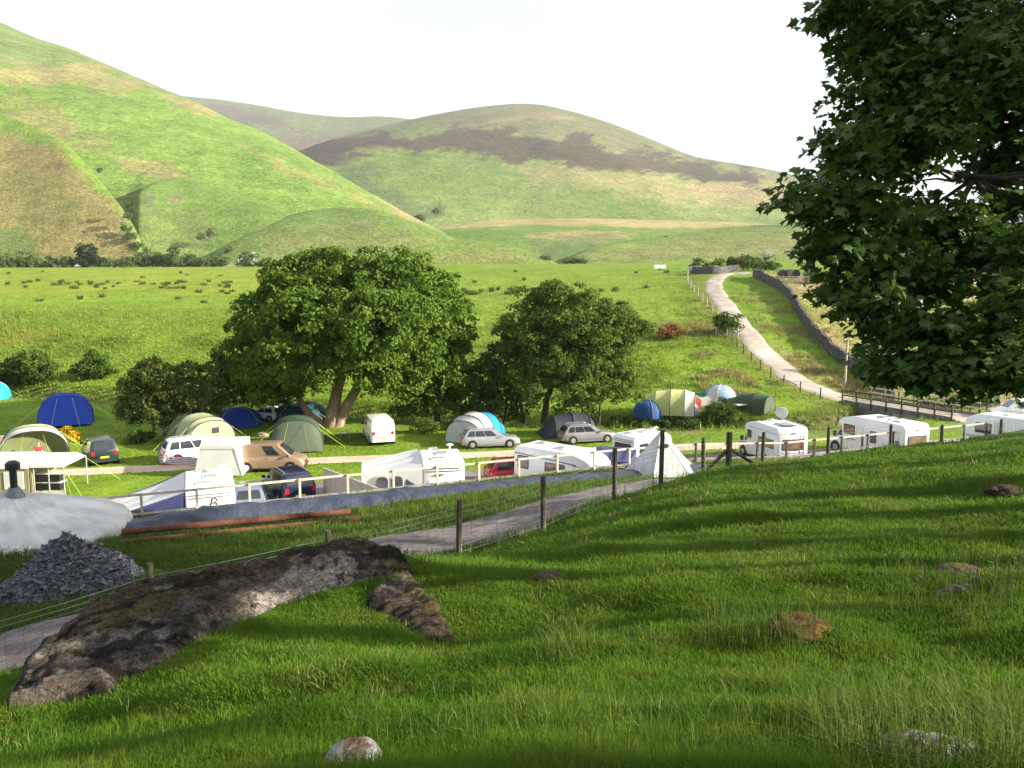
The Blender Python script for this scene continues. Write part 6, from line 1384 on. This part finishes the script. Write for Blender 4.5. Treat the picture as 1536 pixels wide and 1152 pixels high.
# ------------------------------------------------------------------ foreground grass
G1 = leaf_m('pasture_blades', (.070, .150, .013), (.112, .200, .018), .48, c3=(.135, .185, .026), s3=2.4); G2 = leaf_m('pasture_stems', (.10, .145, .028), (.075, .13, .02), .3); G3 = leaf_m('bank_blades', (.072, .125, .018), (.095, .145, .026), .35)
g = np.random.default_rng(15)
def sample_near(n, x0, x1, y0, y1, g):
    Q = np.stack([g.uniform(x0, x1, n), g.uniform(y0, y1, n)], 1); a, b = ray(Q[:, 0], Q[:, 1]); Ys = np.geomspace(1.4, 46, 165); y = np.full(n, np.nan)
    for c in range(0, n, 4000):
        A_ = a[c:c+4000, None]; Zr = CAMZ + b[c:c+4000, None]*Ys; H_ = _hg(A_*Ys, np.broadcast_to(Ys, Zr.shape)); dz = Zr - H_; k = np.argmax(dz < 0, 1)
        i = np.arange(len(k)); ok = (k > 0) & (dz[i, k] < 0); k1 = np.maximum(k - 1, 0); f = dz[i, k1]/(dz[i, k1] - dz[i, k] + 1e-9); y[c:c+4000] = np.where(ok, Ys[k1]*(1 - f) + Ys[k]*f, np.nan)
    ok = ~np.isnan(y); y = y[ok]; X = a[ok]*y; k = y < wall_y(X) - .6
    return np.stack([X[k], y[k], hn(X[k], y[k])], 1)
_gxx = np.arange(-45, 45.1, .2); _gyy = np.arange(0, 62, .2); _GX, _GY = np.meshgrid(_gxx, _gyy); _GH = hn(_GX, _GY)
def _hg(X, Y):
    u = np.clip((X + 45)/.2, 0, len(_gxx) - 1.01); v = np.clip(Y/.2, 0, len(_gyy) - 1.01); i = u.astype(int); j = v.astype(int); u = u - i; v = v - j
    return _GH[j, i]*(1-u)*(1-v) + _GH[j, i+1]*u*(1-v) + _GH[j+1, i]*(1-u)*v + _GH[j+1, i+1]*u*v
def keep(P):
    for cx, cy, r in STONE_XY: P = P[np.hypot(P[:, 0] - cx, P[:, 1] - cy) > r]
    P = P[seg_dist(P[:, 0], P[:, 1], TARP_L) > 1.0]
    return P[~rock_at(P) & (seg_dist(P[:, 0], P[:, 1], TRP) > 1.75)]
P = keep(np.concatenate([sample_near(135000, -160, 1700, 655, 1200, g), sample_near(26000, 1700, 2300, 600, 1250, g), sample_near(9000, -600, -160, 700, 1200, g), sample_near(16000, -160, 1700, 1200, 1500, g)])); side = fence_y(P[:, 0]) > P[:, 1]; A_ = P[side]; B_ = P[~side]
cl = 1 + .9*sstep(.05, .5, fbm(A_[:, 0]*1.3, A_[:, 1]*1.3, 3, 33))
blades(A_, 4, (.027 + .022*g.random(len(A_)))*cl*(1 + A_[:, 1]*.03)*(1 + .35*np.clip(4.5 - A_[:, 1], 0, 2)), np.maximum(.0042, .00105*np.repeat(A_[:, 1], 4)), g, .55, m=G1, label='short green pasture grass on the near slope', spread=np.clip(.035*A_[:, 1]**.6, .05, .22))
blades(B_, 5, .16 + .16*g.random(len(B_)), .022, g, .6, m=G3, label='longer grass on the bank between track and wall', spread=.2)
P = keep(sample_near(160, 560, 1600, 1050, 1180, g)); P = P[fbm(P[:, 0]*1.5, P[:, 1]*1.5, 3, 41) > -.05]
blades(P, 5, .17 + .15*g.random(len(P)), .005, g, .45, m=G2, label='tall seeding grass stems at the bottom of the slope', spread=.1, curve=.9)
P = keep(np.concatenate([sample_near(110, 1060, 1250, 935, 980, g), sample_near(130, 1330, 1536, 840, 930, g), sample_near(260, 1240, 1560, 1080, 1180, g), sample_near(50, 820, 900, 960, 1000, g)]))
blades(P, 6, .20 + .16*g.random(len(P)), .006, g, .4, m=G2, label='pale grass stems around the boulders', spread=.12, curve=.9)
P = keep(sample_near(2000, -60, 1600, 690, 1190, g)); P = P[(fence_y(P[:, 0]) > P[:, 1]) & (fbm(P[:, 0]*1.1, P[:, 1]*1.1, 3, 55) > .12)]
blades(P, 5, (.05 + .07*g.random(len(P)))*(1 + P[:, 1]*.03), np.maximum(.004, .001*np.repeat(P[:, 1], 5)), g, .7, m=G_DRY, label='dead straw coloured grass scattered through the pasture', spread=.1)
# thistles by the capped boulder
L_TH = leaf_m('thistle_leaves', (.085, .125, .045), (.12, .15, .06), .3)
for k, (x, y, h) in enumerate(((1490,880,.42),(1525,878,.46),(1462,888,.30),(1508,900,.34),(1385,876,.22))):
    p = hit(x, y, hn); t = thing('thistle', ('tallest thistle of the clump, next to the right edge pair' if k == 1 else 'young thistle plant growing beside the mossy capped boulder'), 'thistle', p, 0, 'thistles beside the mossy capped boulder')
    m = MB(); m.tube([(0, 0, -.03), (.01, 0, h*.6), (.02, .01, h)], [.008, .007, .005], 5); m.build('stem', L_TH, t)
    V, Fc = [], []; gg = np.random.default_rng(k); n = 26; zq = np.linspace(.05, 1, n)*h; aq = np.arange(n)*2.4; ln = (.10*(1 - zq/h*.6))
    Pq = np.stack([np.cos(aq)*ln*.5, np.sin(aq)*ln*.5, zq + ln*.15], 1); Nq = np.stack([-np.cos(aq)*.5, -np.sin(aq)*.5, np.ones(n)], 1); dq = np.stack([np.cos(aq), np.sin(aq), .35*np.ones(n)], 1); bq = np.stack([-np.sin(aq), np.cos(aq), 0*aq], 1)
    V = np.stack([Pq - dq*ln[:, None]*.5, Pq + bq*ln[:, None]*.16, Pq + dq*ln[:, None]*.5, Pq - bq*ln[:, None]*.16], 1).reshape(-1, 3); np_mesh('leaves', V, np.arange(n*4).reshape(-1, 4), L_TH, t)

# ------------------------------------------------------------------ the near sycamore overhanging at the right
L_NEAR = mat('near_sycamore_leaf', (.042, .090, .014), (.068, .125, .020), rough=.45, spec=.3, scale=2.2, trans=.34)
tx, ty = 9.6, 8.6; b0 = Vector((tx, ty, gz(tx, ty, hn))); nt_ = thing('near_sycamore', 'dark sycamore branches hanging into the picture at the upper right', 'tree', b0)
outl = [(-.02,0),(.10,.16),(.42,.30),(.30,.42),(.55,.60),(.26,.62),(.16,.70),(0,1.0),(-.16,.70),(-.26,.62),(-.55,.60),(-.30,.42),(-.42,.30),(-.10,.16)]
LB = np.array([(x, y, .10*abs(x) - .18*y*y) for x, y in outl]); cen = np.array([[0, .42, .03]]); LB = np.concatenate([LB, cen]); nl = len(outl)
LF = np.array([(i, (i + 1) % nl, nl) for i in range(nl)])
NB = [(1400,30,130,80,8.6),(1325,60,55,60,8.0),(1330,150,72,62,8.0),(1440,140,95,75,9.2),(1285,225,50,48,7.6),(1350,225,70,45,8.4),(1225,290,52,34,7.5),(1290,320,70,44,7.8),(1370,330,50,52,8.6),(1250,370,48,34,7.6),(1330,400,72,42,8.0),(1400,420,42,44,8.2),
      (1290,440,40,30,7.4),(1350,480,62,44,7.6),(1430,500,66,40,7.2),(1500,500,60,40,7.0),(1400,550,58,30,7.2),(1350,545,34,28,7.3),(1470,555,60,28,6.8),(1540,545,50,44,6.6),(1515,180,60,60,8.6),(1530,80,80,80,8.0),(1265,8,26,16,7.8),(1540,440,34,40,6.8),(1545,370,30,26,7.2),(1470,95,80,70,7.6),(1400,180,60,50,7.6),(1500,250,30,26,9.),(1515,300,34,22,8.4),(1480,390,44,34,8.2),(1430,330,44,34,8.2),(1530,345,20,20,8.0)]
NVIEW = len(NB)
NB += [(1640,60,95,90,8.5),(1660,200,80,80,8.5),(1680,330,75,70,8.2),(1650,430,70,52,7.6),(1740,120,105,100,8.8),(1750,300,100,90,8.6),(1760,430,90,60,8.0),(1880,200,105,100,9),(1890,380,100,90,8.6),(1360,-60,80,60,8.3),(1450,-90,110,70,8.8),(1560,-80,110,90,8.8),(1720,-80,110,90,9),(2010,120,110,110,9),(2020,320,110,100,8.8)]
g = np.random.default_rng(77); SP = []; lobes = []
for q_, (x, y, rx, ry, Yq) in enumerate(NB):
    c = np.array(at(x, y, Yq)); s = Yq/F; r = np.array([rx*s, .55 + .25*rx*s, ry*s]); lobes.append((c, r)); n = int((50 + 330*r[0]*r[2]*1.8)*(1 if q_ < NVIEW else .9))
    d = unit(n, g)*(g.random(n)**.4)[:, None]; SP.append(c + d*r)
for _ in range(46):                                  # the rest of the crown, beyond the frame
    c = np.array((g.uniform(6.8, 13.5), g.uniform(4.5, 13.5), g.uniform(15.0, 21.5)))
    if c[0] < .78*c[1] and c[2] < 16.5: continue
    r = np.array([g.uniform(.9, 1.5)]*2 + [g.uniform(.6, 1.0)]); lobes.append((c, r)); d = unit(90, g)*(g.random(90)**.4)[:, None]; SP.append(c + d*r)
SP = np.concatenate(SP); m = 5; n = len(SP)*m
base = np.repeat(SP, m, 0) + g.normal(size=(n, 3))*np.array([.10, .10, .05]); outd = base - np.array([tx, ty, 0]); outd[:, 2] = 0; outd /= np.linalg.norm(outd, axis=1)[:, None]
az = g.uniform(0, 2*PI, n); dv = np.stack([np.cos(az), np.sin(az), -.35 - .5*g.random(n)], 1) + outd*.5; dv /= np.linalg.norm(dv, axis=1)[:, None]
up = np.array([0, 0, 1.]) + g.normal(size=(n, 3))*.35; xv = np.cross(dv, up); xv /= np.linalg.norm(xv, axis=1)[:, None]; zv = np.cross(xv, dv)
sz = g.uniform(.07, .15, n)[:, None, None]; V = base[:, None] + sz*(LB[None, :, 0:1]*xv[:, None] + LB[None, :, 1:2]*dv[:, None] + LB[None, :, 2:3]*zv[:, None]) - np.array(b0)
np_mesh('crown', V.reshape(-1, 3), (LF[None] + np.arange(n)[:, None, None]*len(LB)).reshape(-1, 3), L_NEAR, nt_)
tk = MB(); top = Vector((tx - .2, ty + .1, 19)); tk.tube([b0 - b0 + Vector((0, 0, -.4)), Vector((0, 0, 1.6)), Vector((-.1, .05, 4)), Vector((-.2, .1, 8.5))], [.52, .42, .36, .16], 14)
random.seed(5)
mains = [((1470,150,8.8), 4.6), ((1460,268,8.4), 2.9), ((1380,430,7.9), 2.6), ((1440,520,7.1), 2.2), ((1330,60,8.2), 5.6)]; ends_ = []
for q, z in mains:
    e = at(*q) - b0; limb(tk, (-.05, .02, z), e, .13, .035, 8, .10, 7); ends_.append(e)
for c, r in lobes[:len(NB)]:
    e = Vector(c) - b0; s_ = min(ends_, key=lambda v: (v - e).length); limb(tk, s_, e, .028, .008, 5, .16, 5)
for c, r in lobes[len(NB):]: limb(tk, (-.1, .05, g.uniform(3.5, 7.5)), Vector(c) - b0, .07, .02, 5, .12, 4)
# the crooked bare branch seen against the sky
for br_ in ([(1560,262),(1500,268),(1452,262),(1430,272),(1405,268),(1370,272)], [(1452,262),(1462,240),(1476,222),(1500,190)], [(1430,272),(1410,258),(1396,252)], [(1520,300),(1500,330),(1478,350),(1440,362),(1415,378),(1405,410)], [(1478,350),(1485,370),(1478,395)]):
    P = [at(x, y, 8.3) - b0 for x, y in br_]; tk.tube(P, list(np.linspace(.028 if len(br_) > 4 else .016, .007, len(P))), 6)
tk.build('trunk', M_BARKD, nt_, smooth=60)

# the wood higher up the slope, out of the picture, that shades the pasture
L_SHADE = leaf_m('woodland_leaves', (.05, .09, .015), (.07, .11, .02), .25); g = np.random.default_rng(3); B = []; tkw = MB()
for x, y, h, r in ((33,-14,15,5.6),(33,-9,15,5.6),(31,-1,14,5.0),(34,.5,16,4.6),(31,14.8,15,5.0),(36,16,17,5.4),(32,21,16,5.2),(34,27,17,5.0),(38,24,17,5.2),(30,24.5,15,4.6),(39,11,18,5),(40,6.5,19.2,5.4),(42,11.5,18,5.6),(38,1.5,17.5,5.2),(40,18,17,6),(41,0,17,6),(40,26,18,5.5)):
    y -= 5.0; z = gz(x, y, hn); h += 1.0 + (1.8 if 9 < y < 15 and x < 38 else 0)
    for _ in range(9):
        d = unit(1, g)[0]; B.append((np.array((x, y, z + h - r*.9)) + d*r*.55*np.array((1, 1, 1.1)), np.array((r*.55, r*.55, r*.6))))
    tkw.tube([(x, y, z - .5), (x + .2, y, z + h*.45), (x, y + .3, z + h*.8)], [.4, .3, .1], 8)
V, Fc = crown_mesh(B, 1.5, 24, 1.05, 4, .9)
w_ = np_mesh('woodland', V, Fc, L_SHADE); setp(w_, 'wood above the pasture just out of frame on the right', 'wood', kind='stuff'); tkw.build('trunks', M_BARKD, w_)
# ------------------------------------------------------------------ thin evening haze
hm = bpy.data.materials.new('haze_air'); hm.use_nodes = True; nt = hm.node_tree; nt.nodes.remove(nt.nodes['Principled BSDF'])
pv = nt.nodes.new('ShaderNodeVolumePrincipled'); pv.inputs['Density'].default_value = 8e-5; pv.inputs['Color'].default_value = (.93, .95, 1, 1); pv.inputs['Anisotropy'].default_value = .2
nt.links.new(pv.outputs[0], nt.nodes['Material Output'].inputs['Volume'])
_bb = [o.matrix_world @ Vector(c) for o in S.objects if o.type == 'MESH' and o.get('kind') == 'structure' for c in o.bound_box]
zlo, zhi = min(p.z for p in _bb) - 1, max(p.z for p in _bb) + 15; x0, x1 = min(p.x for p in _bb) - 20, max(p.x for p in _bb) + 20; y0, y1 = -60, max(p.y for p in _bb) + 20
hb = MB(); hb.box(((x0 + x1)/2, (y0 + y1)/2, (zlo + zhi)/2), (x1 - x0, y1 - y0, zhi - zlo)); h = hb.build('haze', hm); setp(h, 'thin pale evening haze filling the valley', 'haze', kind='stuff')
print('HAZE', zlo, zhi, x0, x1, y1)
S.cycles.volume_bounces = 0
